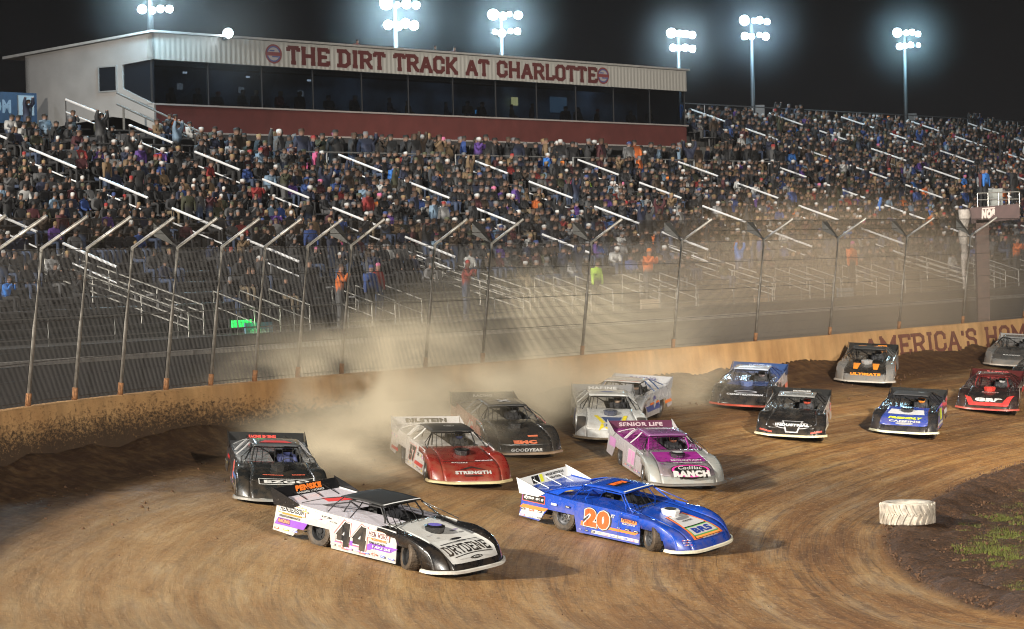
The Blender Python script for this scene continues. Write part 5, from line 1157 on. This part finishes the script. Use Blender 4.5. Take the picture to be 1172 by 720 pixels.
# ---- 6: white car with yellow stripes
race_car((700, 509), 2, dict(short='white race car with yellow stripes', body=(.66, .66, .64), nose=(.60, .60, .58), hood=(.66, .66, .64), roof=(.60, .60, .58), deck=(.5, .5, .49), door=(.6, .6, .6), pillar=(.66, .66, .64), sail_w=.08, spoiler=(.25, .25, .26), lip=(.20, .16, .11), scoop=(.08, .09, .13), hood_arc=1.9,
    side=[number('1', -.2, .5, .3, .45, (.05, .1, .4), W_), strip(-.7, .9, .17, 8, .05)],
    nose_art=[lambda D: D.poly([(-.52, -.9), (-.40, -.9), (-.20, -1.50), (-.32, -1.50)], Y_l), lambda D: D.poly([(.52, -.9), (.40, -.9), (.28, -1.50), (.40, -1.50)], Y_l), lambda D: D.poly([(-.32, -1.55), (-.42, -1.95), (-.25, -1.75), (-.1, -1.95), (-.2, -1.55)], Y_l), lambda D: D.poly([(-.30, -1.05), (.34, -1.05), (.22, -1.45), (-.18, -1.45)], (.06, .09, .20)), lambda D: D.rect(.05, -1.66, .62, .20, (.38, .38, .42), n=4), nt_('MARINE', .05, 1.66, .5, .09, (.05, .06, .1), bold=.06, shear=.2), lambda D: [D.poly([(s*.78, -1.2), (s*1.04, -1.25), (s*1.08, -2.1), (s*.82, -1.8)], (.06, .055, .05)) for s in (-1, 1)]],
    roof_art=[lambda D: D.poly([(-.3, .3), (.0, .42), (.3, .3), (.0, .2)], (.15, .18, .35))], spoiler_art=[st_('MARINE', .9, .1, (.6, .6, .6))], helmet=(.55, .4, .3), helm_name='tan'), 'dust pale white race car with yellow hood stripes and black fender patches', steer=-4)
# ---- 7: orange and navy flank behind it
race_car((690, 487), -17, dict(short='white race car with orange and navy flank', body=(.60, .60, .60), roof=(.58, .56, .54), deck=(.5, .5, .52), door=(.5, .5, .52), quarter=(.45, .45, .48), pillar=(.12, .18, .35), spoiler=(.40, .40, .42), lip=(.5, .25, .1),
    side=[srect(0, .35, 1.7, .22, (.05, .09, .30), .2), srect(-.2, .5, 1.2, .08, O_, .1), srect(-2.0, .35, .9, .12, O_, .1), number('9', -.2, .55, .35, .45, (.1, .1, .3), W_)],
    roof_edge=(.65, .16, .05), nose_art=[nt_('RACING', 0, 1.5, .6, .12, O_)], spoiler_art=[st_('RACING', .9, .1, (.1, .1, .2))], helmet=(.3, .2, .15), helm_name='brown'), 'white race car with orange and navy flank, half hidden behind the yellow striped car', steer=-4)
# ---- 8: pink and silver car
PINK = (.28, .02, .22)
def art_pink(D):
    D.poly([(-.66, -.35), (.66, -.35), (.72, -1.15), (-.72, -1.15)], PINK)
    r2 = np.random.default_rng(5)
    for i in range(60):
        a, bq = r2.uniform(-.75, .75), -r2.uniform(.95, 1.42); D.rect(a, bq, r2.uniform(.03, .14), r2.uniform(.01, .05), [(.35, .04, .30), (.08, .02, .09), (.30, .12, .30), (.03, .02, .04)][r2.integers(4)], rot=r2.uniform(-.6, .6))
    D.oval(.05, -1.82, 1.16, .50, K_); D.oval(.05, -1.82, 1.10, .45, (.62, .04, .30)); D.oval(.05, -1.82, .96, .36, K_)
    D.text("RANCH", .05, -1.94, 1.05, .19, W_, bold=.09); D.text("Cadillac", .05, -1.74, .70, .14, W_, bold=.01, shear=.35); D.text("THE WORLD FAMOUS", .05, -1.52, .85, .05, W_, arc=.04); D.text("MOUNTAIN", .05, -1.36, .9, .08, W_)
race_car((788, 562), 14, dict(short='pink and silver race car', body=(.30, .31, .30), nose=(.30, .31, .30), hood=(.20, .17, .20), roof=(.20, .08, .20), deck=PINK, door=(.45, .42, .45), pillar=(.62, .62, .62), sail_w=.09, spoiler=(.10, .03, .06), endplate=(.5, .5, .5), lip=(.10, .10, .10), scoop=K_, scoop_top=(.5, .5, .5), cage=PINK,
    side=[srect(-2.0, .6, .6, .3, (.55, .25, .5)), number('1', -.2, .5, .3, .45, (.6, .3, .5), W_), number('1', .15, .5, .3, .45, (.6, .3, .5), W_), strip(-.7, .9, .17, 8, .05)],
    nose_art=[art_pink], roof_art=[lambda D: D.rect(0, .6, .8, .12, (.5, .45, .5)), rt_('DESIGNS', -.25, .1, .6, .10, (.05, .02, .05)), lambda D: D.rect(.3, .35, .35, .08, (.4, .1, .35), rot=.3)], spoiler_art=[st_('SENIOR LIFE', 1.35, .12, (.45, .35, .38), bold=.05)], helmet=(.5, .2, .12), helm_name='orange brown'), 'pink and silver race car with a round badge on its nose, behind the blue car', steer=-10)
# ---- 9: navy roofed car by the wall
race_car((848, 470), -12, dict(short='black race car with navy deck and red lip', body=(.014, .015, .02), roof=(.40, .44, .52), hood=(.03, .05, .14), nose=(.014, .014, .016), hood_arc=.75, deck=(.05, .08, .20), door=(.5, .45, .45), pillar=(.03, .05, .15), spoiler=(.03, .06, .16), lip=(.42, .05, .03), scoop=(.1, .14, .3),
    side=[number('18', -.2, .5, .7, .5, K_, W_, R_d), srect(.5, .4, .8, .2, (.6, .1, .08)), srect(-2, .4, .8, .2, (.6, .15, .1)), strip(-.7, .9, .17, 8, .05)],
    nose_art=[lambda D: D.oval(.05, -1.48, .8, .26, (.35, .36, .4)), lambda D: D.oval(.05, -1.48, .68, .18, (.03, .03, .04)), nt_('CONSTRUCTION', .05, 1.72, 1.25, .11, (.55, .56, .6), bold=.05)], spoiler_art=[st_('FURNITURE', .8, .1, (.3, .35, .5))], helmet=(.25, .2, .2), helm_name='brown'), 'black nosed race car with pale blue roof, navy deck and red lip', steer=-4)
# ---- 10: black car centre right
def badge(D):
    D.oval(.04, -1.78, 1.25, .40, (.55, .55, .57)); D.oval(.04, -1.78, 1.17, .34, K_); D.poly([(-.30, -1.50), (.38, -1.50), (.24, -2.12), (-.16, -2.12)], (.5, .5, .52)); D.poly([(-.25, -1.53), (.33, -1.53), (.20, -2.08), (-.12, -2.08)], K_)
    D.rect(.04, -1.78, 1.20, .20, (.02, .02, .02), n=5); D.text("INDUSTRIAL", .04, -1.78, 1.10, .15, (.75, .75, .76), bold=.07); D.rect(-.78, -2.1, .40, .06, (.45, .06, .04), n=3, rot=-.1); D.rect(.82, -2.1, .35, .06, (.45, .06, .04), n=3, rot=.1)
race_car((903, 505), -10, dict(short='all black race car with silver nose badge', body=(.014, .013, .013), roof=(.20, .20, .20), deck=(.05, .05, .05), door=(.55, .50, .50), quarter=(.5, .48, .48), spoiler=(.015, .015, .015), lip=(.78, .68, .45),
    side=[srect(0, .50, 1.7, .2, (.35, .10, .08)), number('14', -.2, .5, .7, .45, W_, K_), srect(-2.05, .6, .7, .3, (.5, .12, .1)), stext('RACING', -2.1, .6, .6, .12, W_), strip(-.7, .9, .17, 8, .05), srect(.2, .16, 1.5, .08, (.72, .66, .5))],
    nose_art=[badge], spoiler_art=[st_('ENGINES', .6, .08, (.3, .3, .3))], roof_art=[lambda D: D.rect(0, .4, .9, .3, (.35, .35, .35)), rt_('RACE', -.4, 0, .5, .12, (.05, .05, .05))], helmet=(.6, .1, .06), helm_name='red'), 'all black race car with silver shield badge and cream lip', steer=-4)
# ---- 11: grey and orange, far
race_car((988, 442), -11, dict(short='grey race car with orange stripes', body=(.10, .10, .10), nose=(.17, .165, .16), hood=(.015, .015, .015), hood_arc=1.9, roof=(.03, .03, .03), deck=(.05, .05, .05), door=(.3, .3, .3), spoiler=(.02, .02, .02), lip=(.45, .42, .38), scoop=(.3, .3, .3),
    side=[number('6', -.2, .5, .4, .5, O_, W_), strip(-.7, .9, .17, 8, .05)],
    nose_art=[lambda D: D.poly([(-.50, -.80), (-.22, -.80), (-.30, -1.50), (-.46, -1.50)], (.85, .28, .03)), lambda D: D.poly([(.50, -.80), (.22, -.80), (.30, -1.50), (.46, -1.50)], (.85, .28, .03)), nt_('ULTIMATE', .02, 1.88, 1.15, .15, (.85, .28, .03), bold=.08)],
    roof_art=[lambda D: D.rect(-.3, .55, .3, .18, (.85, .28, .03)), lambda D: D.rect(.3, .55, .3, .18, (.85, .28, .03))], spoiler_art=[lambda D: D.rect(.35, .12, .35, .10, (.85, .28, .03))], helmet=(.1, .1, .1), helm_name='black'), 'grey race car with orange stripes following alone beside the lettered wall', steer=-4)
# ---- 12: black and blue with yellow flank number
race_car((1032, 501), -14, dict(short='black race car with yellow side number', body=(.014, .014, .016), hood=(.03, .06, .30), hood_arc=1.95, nose=(.016, .016, .018), roof=(.03, .03, .032), deck=(.03, .03, .04), door=(.05, .10, .40), quarter=(.03, .03, .05), spoiler=(.02, .02, .02), lip=(.75, .75, .55), scoop=K_,
    side=[number('18', -.25, .56, .6, .48, (.72, .85, .03), (.01, .01, .02), None), stext('CAMPING', .6, .6, .5, .12, (.72, .85, .03)), srect(-1.9, .45, .9, .2, W_, .2), srect(.1, .22, 1.7, .10, W_, .1), strip(-.7, .9, .17, 8, .05)],
    nose_art=[lambda D: D.poly([(-.55, -.55), (.55, -.55), (.62, -1.10), (-.62, -1.10)], (.50, .50, .52)), nt_('FRIENDLY', .02, 1.46, 1.15, .16, (.75, .85, .03), bold=.08, shear=.2), nt_('CAMPING', .02, 1.72, 1.05, .13, W_, bold=.05), lambda D: D.oval(.02, -1.86, .6, .13, (.3, .3, .32))], roof_art=[lambda D: D.rect(.3, .4, .2, .3, (.1, .1, .1))], helmet=(.9, .3, .05), helm_name='orange'), 'black and blue race car with yellow hood lettering and yellow number on its flank', steer=-4)
# ---- 13: red and black at the right edge
race_car((1128, 474), -14, dict(short='dark red race car near the right edge', body=(.03, .01, .01), hood=(.015, .012, .012), hood_arc=1.9, nose=(.02, .012, .012), roof=(.07, .012, .012), deck=(.05, .01, .01), door=(.06, .03, .03), spoiler=(.05, .01, .01), lip=(.38, .04, .035), scoop=(.5, .04, .03), cage=(.2, .02, .02),
    side=[number('8', -.2, .5, .4, .5, W_, R_d), srect(-1.9, .5, .9, .2, R_d), strip(-.7, .9, .17, 8, .05)],
    nose_art=[nt_('GRP', .04, 1.75, 1.0, .26, W_, bold=.10), lambda D: D.poly([(-.85, -1.62), (-.62, -1.62), (-.50, -1.92), (.55, -1.92), (.72, -1.5), (.95, -1.5), (.76, -2.08), (-.65, -2.08)], (.50, .03, .03)), nt_('RANCH', .04, 1.05, .6, .08, (.5, .3, .3))], roof_art=[rt_('RACING', -.4, 0, .7, .14, (.55, .5, .5))], spoiler_art=[st_('RACING', .8, .1, (.5, .1, .1))], helmet=(.6, .6, .6), helm_name='white'), 'dark red and black race car with bold white nose letters near the right edge', steer=-4)
# ---- 14 and 15: cars cut by the right edge
race_car((1155, 423), -16, dict(short='silver and black race car at the far right', body=(.12, .12, .12), nose=(.14, .14, .14), hood=(.05, .05, .05), roof=(.14, .14, .14), deck=(.10, .10, .10), door=(.2, .2, .2), pillar=(.4, .4, .4), sail_w=.08, spoiler=(.3, .3, .3), lip=(.42, .38, .34),
    side=[number('3', -.2, .5, .4, .5, W_, K_)], nose_art=[nt_('RACING', 0, 1.55, .7, .1, (.6, .6, .6))], helmet=(.1, .1, .1), helm_name='black'), 'silver and black race car farthest back by the wall at the right edge', steer=-4)
race_car((1186, 447), -16, dict(short='black race car cut off by the right edge', body=(.015, .015, .016), roof=(.03, .03, .03), deck=(.05, .05, .05), door=(.1, .1, .1), spoiler=(.02, .02, .02), lip=(.2, .18, .16),
    side=[number('7', -.2, .5, .4, .5, W_, K_)], nose_art=[nt_('RACING', 0, 1.55, .7, .1, (.5, .5, .5))], helmet=(.1, .1, .1), helm_name='black'), 'black race car cut off by the right edge behind the dark red one', steer=-4)

# ================================================================ SMALLER THINGS ROUND THE TRACK
# white tractor tyre marking the corner
hit = ground_hit(1039, 606); hz = float(hit[2])+.13; tyre = empty('marker_tyre', (hit[0], hit[1], hz)); tag(tyre, 'big white painted tractor tyre lying flat at the edge of the infield soil', 'tyre')
TW_ = mat('worn_white_paint', (.60, .54, .46), .8, noise=.5, nscale=6, bump=.5, dust=.45)
R0, H0 = .62, .52
m = MB(); m.lathe([(.34, .06), (.42, .02), (.55, .0), (R0-.015, .04), (R0-.01, .12), (R0, H0/2), (R0-.01, H0-.12), (R0-.015, H0-.04), (.55, H0), (.42, H0-.02), (.34, H0-.06), (.33, H0/2)], 56, 'z', closed=True)
m.build('carcass', TW_, tyre, smooth=True)
m = MB()
for i in range(26):
    a = 2*math.pi*i/26
    for half in (0, 1):
        pts = []
        for k in range(6):
            f_ = k/5; zz = (.03+f_*(H0/2-.0)) if half == 0 else (H0-.03-f_*(H0/2-.0)); aa = a+(0 if half == 0 else math.pi/26)+(.20*f_**1.5)*(1 if half == 0 else 1)
            pts.append((aa, zz))
        ra, rb = R0-.012, R0+.022; vs = []
        for aa, zz in pts:
            w_ = .042
            for rr_, da in ((ra, -w_), (rb, -w_*.7), (rb, w_*.7), (ra, w_)): vs.append((rr_*math.cos(aa+da), rr_*math.sin(aa+da), zz))
        m.grid([vs[4*j:4*j+4] for j in range(6)], close=True); 
m.build('tread_lug', TW_, tyre)
# flag stand over the wall at the right
s = wall_at_px(1121, 4.6); p = wall_pt(s); n = nrm(s); d = wall_dir(s); zt = top_z(s)
fs = empty('flag_stand', (p[0], p[1], 1.4)); tag(fs, 'flag stand with dark lettered banner box on a thick post above the wall', 'flag stand')
Yf = float(p[1])+1.2
def FP(px, py, dy=0.): return at(px, py, Yf+dy)
m = MB(); a = FP(1118, 252); b2 = FP(1131, 250); zb = 1.5
m.hexa([(a[0], Yf, zb), (b2[0], Yf, zb), (b2[0], Yf+.4, zb), (a[0], Yf+.4, zb)], [(a[0]-.03, Yf, a[2]), (b2[0]+.03, Yf, a[2]), (b2[0]+.03, Yf+.4, a[2]), (a[0]-.03, Yf+.4, a[2])]); m.build('post', mat('wrapped_brown_post', (.10, .055, .04), .6, noise=.3), None); local(bpy.context.scene.objects['post'] if False else COL.objects[-1], fs)
tl, tr, bl, br = FP(1110, 238), FP(1167, 233), FP(1112, 256), FP(1167, 251)
BN = mat('dark_brown_banner', (.060, .028, .026), .6, noise=.35, nscale=3)
m = MB(); m.hexa([tuple(bl), tuple(br), (br[0], br[1]+1.3, br[2]), (bl[0], bl[1]+1.3, bl[2])], [tuple(tl), tuple(tr), (tr[0], tr[1]+1.3, tr[2]), (tl[0], tl[1]+1.3, tl[2])]); bx_ = local(m.build('banner_box', BN, None), fs)
def bsurf(a_, b_, off):
    k = (a_-tl[0])/(tr[0]-tl[0]); z0 = bl[2]+(br[2]-bl[2])*k; z1 = tl[2]+(tr[2]-tl[2])*k; return (a_, Yf-off-.01, z0+(z1-z0)*b_)
D = Decals(bsurf); x0 = FP(1131, 245)[0]; D.text('NOS', x0, .52, .52, .62, (.45, .36, .33), bold=.10, shear=.1); D.rect(x0+.02, .88, .5, .08, (.45, .36, .33)); o = D.build('banner_lettering', None)
o.parent = bx_
m = MB(); z0 = tl[2]
for q in np.linspace(tl[0]+.3, tr[0], 5): m.tube([(q, Yf+.02, z0-.02), (q, Yf+.02, z0+.55)], .02, 5)
m.tube([(tl[0]+.3, Yf+.02, z0+.55), (tr[0], Yf+.02, z0+.58)], .022, 5); m.tube([(tl[0]+.3, Yf+.02, z0+.3), (tr[0], Yf+.02, z0+.3)], .018, 5); local(m.build('guard_rail', STEEL, None), fs)
c1, c2_ = FP(1131, 222), FP(1152, 216); m = MB(); m.hexa([(c1[0], Yf+.9, z0+.05), (c2_[0], Yf+.9, z0+.05), (c2_[0], Yf+1.0, z0+.05), (c1[0], Yf+1.0, z0+.05)], [(c1[0], Yf+.9, z0+.68), (c2_[0], Yf+.9, z0+.74), (c2_[0], Yf+1.0, z0+.74), (c1[0], Yf+1.0, z0+.68)]); local(m.build('wind_screen', mat('grey_panel', (.17, .18, .17), .5), None), fs)
a = FP(1096, 240); b2 = FP(1109, 240); bo = FP(1103, 330)
m = MB(); rr = []
for k in np.linspace(0, 1, 14):
    wv = .5*(b2[0]-a[0])*(1-k*.80)+.02*math.sin(k*23); cx = (a[0]+b2[0])/2+(bo[0]-(a[0]+b2[0])/2)*k+.02*math.sin(k*15); zz = a[2]+(bo[2]-a[2])*k
    rr.append([(cx+wv*math.cos(q)*(1+.12*math.sin(3*q+k*14)), Yf-.1+wv*.6*math.sin(q), zz) for q in np.linspace(0, 2*math.pi, 13)[:-1]])
m.grid(rr, close=True); fl = m.build('furled_flag', mat('crumpled_silver_cloth', (.36, .32, .29), .45, noise=.4, nscale=7, bump=.8), None, smooth=True); tag(fl, 'long furled silvery flag hanging beside the flag stand', 'flag')
for px, jk, lab in ((1124, 'red', 'flagman in red jacket up in the flag stand'), (1128, 'bright blue', 'figure in bright jacket beside the flagman'), (1160, 'black', 'person in black at the right end of the flag stand')):
    q = FP(px, 236, .6); V, F, zn = HI[4]; make_person(V, F, zn, outfit('maroon' if jk == 'red' else jk, 'black hat', 'black trousers'), (q[0], q[1], z0+.84*.9), FACE, lab, 'officials on the flag stand', .9)
# boards behind the fence
def board(px0, px1, py0, py1, w, col, name, label, cat, txt=None, tcol=None, th_=None):
    t0 = find_t(px0, w, 4.2); t1 = find_t(px1, w, 4.2); p = SP0+SU*t0+SN*w; z1 = at(px0, py0, p[1])[2]; z0_ = at(px0, py1, p[1])[2]
    r = empty(name, ST((t0+t1)/2, w, z0_-.3)); tag(r, label, cat)
    m = MB(); sbox(m, t0, t1, w, w+.05, z0_, z1); local(m.build('panel', mat(name+'_face', col, .6, noise=.25), None), r)
    m = MB()
    for q in (t0+.1, t1-.1): sbox(m, q, q+.05, w+.06, w+.11, 3.55, z1)
    local(m.build('support', DARKM, None), r)
    if txt:
        D = Decals(lambda a, b_, off: ST(a, w-off, b_)); D.text(txt, (t0+t1)/2, (z0_+z1)/2, (t1-t0)*.7, (z1-z0_)*.35, tcol, bold=.06); local(D.build('lettering', None), r)
    return r
board(281, 312, 370, 393, -.1+.6, (.07, .16, .23), 'sign_board', 'pale blue sign board with green light on it behind the left part of the fence', 'sign', 'SUN', (.4, .5, .5))
board(734, 757, 343, 361, .5, (.42, .33, .26), 'sign_board', 'white sign board below the orange hooded person behind the dust', 'sign')
board(959, 977, 330, 345, .5, (.16, .20, .24), 'sign_board', 'pale blue sign board below the pink hatted person behind the dust', 'sign')
board(864, 882, 338, 350, .5, (.30, .22, .16), 'sign_board', 'tan sign board on the front wall right of centre in the haze', 'sign')
board(617, 640, 352, 365, .7, (.035, .035, .035), 'sign_board', 'small black sign board on the front rail left of the white board', 'sign')
# green light bar
t0 = find_t(266, .9, 4.5); t1 = find_t(287, .9, 4.5); gb = empty('light_bar', ST(t0, .9, 3.6)); tag(gb, 'glowing green light bar on the front rail beside the blue sign board', 'lamp')
m = MB(); zc = at(275, 371, (SP0+SU*t0+SN*.9)[1])[2]
for k in range(9): q = t0+(t1-t0)*k/8; sbox(m, q, q+.035, .9, .95, zc-.10, zc+.10)
local(m.build('green_tube', mat('green_tube', (.02, .2, .05), .4, emit=(.03, 1, .15), estr=1.6), None), gb)
m = MB(); sbox(m, t0-.05, t1+.1, .97, 1.02, zc-.14, zc+.14); sbox(m, t0, t0+.06, .97, 1.02, 3.6, zc); sbox(m, t1, t1+.06, .97, 1.02, 3.6, zc); local(m.build('housing', DARKM, None), gb)
l = bpy.data.lights.new('green_glow', 'POINT'); l.energy = 10; l.color = (.05, 1, .2); l.shadow_soft_size = .3; lo = bpy.data.objects.new('green_glow', l); COL.objects.link(lo); q = ST((t0+t1)/2, .4, zc); lo.location = q
# ---------------------------------------------------------------- grass, loose clods
V = []; F = []; r3 = np.random.default_rng(3)
cand = r3.uniform([6, 44], [24, 92], (260000, 2)); e_, _t = seg_dist(cand, IC); e_ = e_*_sg; pj = proj(np.column_stack([cand, height(cand)]))
pn = vnoise(cand[:, 0]*.8, cand[:, 1]*.8, 31)+vnoise(cand[:, 0]*3, cand[:, 1]*3, 32)*.6
ok = (e_ > 1.6) & (pj[:, 0] > 1040) & (pj[:, 0] < 1215) & (pj[:, 1] < 760) & (pn+np.clip((e_-2.0)/5, -.6, .4) > -.08)
cand = cand[ok]; hz_ = height(cand); e_ = e_[ok]
for (x, y), z, ee_ in zip(cand, hz_, e_):
    z += .05; 
    for _ in range(2):
        a = r3.uniform(0, 6.28); hgt_ = r3.uniform(.03, .075); dx, dy = math.cos(a)*.011, math.sin(a)*.011; ox, oy = r3.normal(0, .03, 2); k = len(V)
        V += [(x+ox-dx, y+oy-dy, z-.03), (x+ox+dx, y+oy+dy, z-.03), (x+ox+r3.normal(0, .03), y+oy+r3.normal(0, .03), z+hgt_)]; F.append((k, k+1, k+2))
gm_ = mat('grass_blade', (.115, .125, .016), .7, noise=.6, nscale=2.5); me = bpy.data.meshes.new('grass'); me.from_pydata(V, [], F); me.materials.append(gm_); o = bpy.data.objects.new('grass', me); COL.objects.link(o); tag(o, 'thin patchy green grass on the infield soil', 'grass', kind='stuff')
print('blades', len(F))
m = MB(); ico = [Vector(v) for v in ((0, 0, 1), (.9, 0, .3), (.3, .85, .3), (-.7, .5, .3), (-.7, -.5, .3), (.3, -.85, .3), (.7, .5, -.3), (-.3, .8, -.4), (-.9, 0, -.3), (-.3, -.8, -.3), (.7, -.5, -.3), (0, 0, -.8))]
IF = [(0, 1, 2), (0, 2, 3), (0, 3, 4), (0, 4, 5), (0, 5, 1), (1, 6, 2), (2, 7, 3), (3, 8, 4), (4, 9, 5), (5, 10, 1), (1, 10, 6), (2, 6, 7), (3, 7, 8), (4, 8, 9), (5, 9, 10), (6, 10, 11), (6, 11, 7), (7, 11, 8), (8, 11, 9), (9, 11, 10)]
def clodat(x, y, z, r):
    rot = Matrix.Rotation(r3.uniform(0, 6), 3, 'Z') @ Matrix.Rotation(r3.uniform(0, 6), 3, 'X'); m.add([rot @ Vector((v.x*r*r3.uniform(.7, 1.3), v.y*r*r3.uniform(.7, 1.2), v.z*r*r3.uniform(.5, 1)))+Vector((x, y, z)) for v in ico], IF)
cc = r3.uniform([6, 44], [22, 84], (60000, 2)); e_, _t = seg_dist(cc, IC); e_ = e_*_sg; k_ = (e_ > .05) & (e_ < 6) & (r3.random(len(cc)) < .6*np.exp(-np.maximum(e_-.5, 0)/2.5)); cc = cc[k_]; hz_ = height(cc)
for (x, y), z in zip(cc, hz_): clodat(x, y, z+.09, .010+.04*r3.random()**3)
for _ in range(1700):
    s = r3.uniform(-22, 60); qd = r3.exponential(.9)+.1; p = wall_pt(s)+nrm(s)*qd; z = float(height(p[None])[0]) if False else BASEZ-float(bank(np.array([qd]))[0])-float(np.clip((s-30)/100, 0, .25)); clodat(p[0], p[1], z, r3.uniform(.015, .055))
cc = r3.uniform([-12, 48], [18, 92], (900, 2)); hz_ = height(cc); qw, _t = seg_dist(cc, WC[::3]); 
for (x, y), z, q_ in zip(cc, hz_, qw):
    if q_ > 1: clodat(x, y, z, r3.uniform(.008, .022))
o = m.build('dirt_clods', mat('loose_clay', (.10, .050, .024), .95, noise=.4, nscale=9), None, normals=False); tag(o, 'loose clods of dark clay along the wall foot and infield edge', 'dirt', kind='stuff')
# ================================================================ DUST AND HAZE
def dust(name, label, c, size, rz, dens, col, scale=.35, seed=0., n0=.38, n1=.72, floor=0.):
    bm = bmesh.new(); bmesh.ops.create_icosphere(bm, subdivisions=3, radius=1.0); me = bpy.data.meshes.new(name); bm.to_mesh(me); bm.free()
    o = bpy.data.objects.new(name, me); COL.objects.link(o); o.location = c; o.scale = size; o.rotation_euler = (0, 0, rz); tag(o, label, 'dust', kind='stuff')
    m = bpy.data.materials.new('flying_dust'); m.use_nodes = True; nt = m.node_tree; nt.nodes.clear(); L = nt.links.new
    out = N(nt, 'ShaderNodeOutputMaterial'); pv = N(nt, 'ShaderNodeVolumePrincipled'); pv.inputs['Color'].default_value = (*col, 1); pv.inputs['Anisotropy'].default_value = -.28
    tc = N(nt, 'ShaderNodeTexCoord'); ln = N(nt, 'ShaderNodeVectorMath', operation='LENGTH'); L(tc.outputs['Object'], ln.inputs[0])
    f = N(nt, 'ShaderNodeMapRange', interpolation_type='SMOOTHSTEP'); f.inputs['From Min'].default_value = 1.0; f.inputs['From Max'].default_value = .15; L(ln.outputs['Value'], f.inputs[0])
    geo = N(nt, 'ShaderNodeNewGeometry'); mp = N(nt, 'ShaderNodeMapping'); mp.inputs['Location'].default_value = (seed, seed*1.7, seed*.6); mp.inputs['Scale'].default_value = (1, 1, 1.3); L(geo.outputs['Position'], mp.inputs['Vector'])
    nz = N(nt, 'ShaderNodeTexNoise'); nz.inputs['Scale'].default_value = scale; nz.inputs['Detail'].default_value = 5.5; nz.inputs['Distortion'].default_value = .5; L(mp.outputs[0], nz.inputs['Vector'])
    g = N(nt, 'ShaderNodeMapRange'); g.inputs['From Min'].default_value = n0; g.inputs['From Max'].default_value = n1; g.inputs['To Min'].default_value = floor; L(nz.outputs[0], g.inputs[0])
    a = N(nt, 'ShaderNodeMath', operation='MULTIPLY'); L(f.outputs[0], a.inputs[0]); L(g.outputs[0], a.inputs[1]); b_ = N(nt, 'ShaderNodeMath', operation='MULTIPLY'); L(a.outputs[0], b_.inputs[0]); b_.inputs[1].default_value = dens
    L(b_.outputs[0], pv.inputs['Density']); L(pv.outputs[0], out.inputs['Volume']); me.materials.append(m); return o
DC = (.95, .83, .62)
def cloud_at(px, py, Y): return tuple(at(px, py, Y))
dust('dust_cloud', 'thick pale dust boiling up behind the black car along the wall', cloud_at(440, 462, 74), (8.0, 3.8, 2.9), R_(58), 1.15, DC, .55, 2., .46, .70)
dust('dust_cloud', 'low trail of dust behind the white number 44 car', cloud_at(420, 520, 68.5), (5.2, 3.2, 1.9), R_(50), .8, DC, .6, 9.)
dust('dust_cloud', 'broad veil of dust drifting over the wall and fence in the centre', cloud_at(640, 400, 86), (12, 4.2, 3.4), R_(56), .30, DC, .30, 5., .42, .70, floor=.06)
dust('dust_cloud', 'dust curling round the nose of the dusty black car', cloud_at(590, 470, 77), (6, 2.6, 2.0), R_(56), .8, DC, .45, 31.)
dust('dust_cloud', 'tan dust hanging over the track behind the white and yellow car', cloud_at(700, 455, 84), (9, 3.5, 1.9), R_(56), .5, DC, .35, 14.)
dust('dust_cloud', 'thin brown dust hanging before the right hand seats', cloud_at(960, 335, 103), (20, 4.5, 4.2), R_(57), .09, (.92, .72, .50), .15, 23., floor=.35)
dust('dust_cloud', 'wisp of dust beside the leftmost black car', cloud_at(372, 545, 64.5), (2.6, 1.6, 1.1), R_(40), 1.1, DC, .7, 41.)
# night air lit by the floodlights: one even box round everything
m = MB(); m.box((20, 118, 12.1), (420, 340, 27.0)); hz = m.build('haze', [bpy.data.materials.new('night_haze')], None); tag(hz, kind='stuff')
hm = hz.data.materials[0]; hm.use_nodes = True; hm.node_tree.nodes.clear(); ho = N(hm.node_tree, 'ShaderNodeOutputMaterial'); hv = N(hm.node_tree, 'ShaderNodeVolumePrincipled')
hv.inputs['Color'].default_value = (.80, .78, .80, 1); hv.inputs['Density'].default_value = .00013; hv.inputs['Anisotropy'].default_value = .0
hm.node_tree.links.new(hv.outputs[0], ho.inputs['Volume'])
bpy.context.view_layer.update()
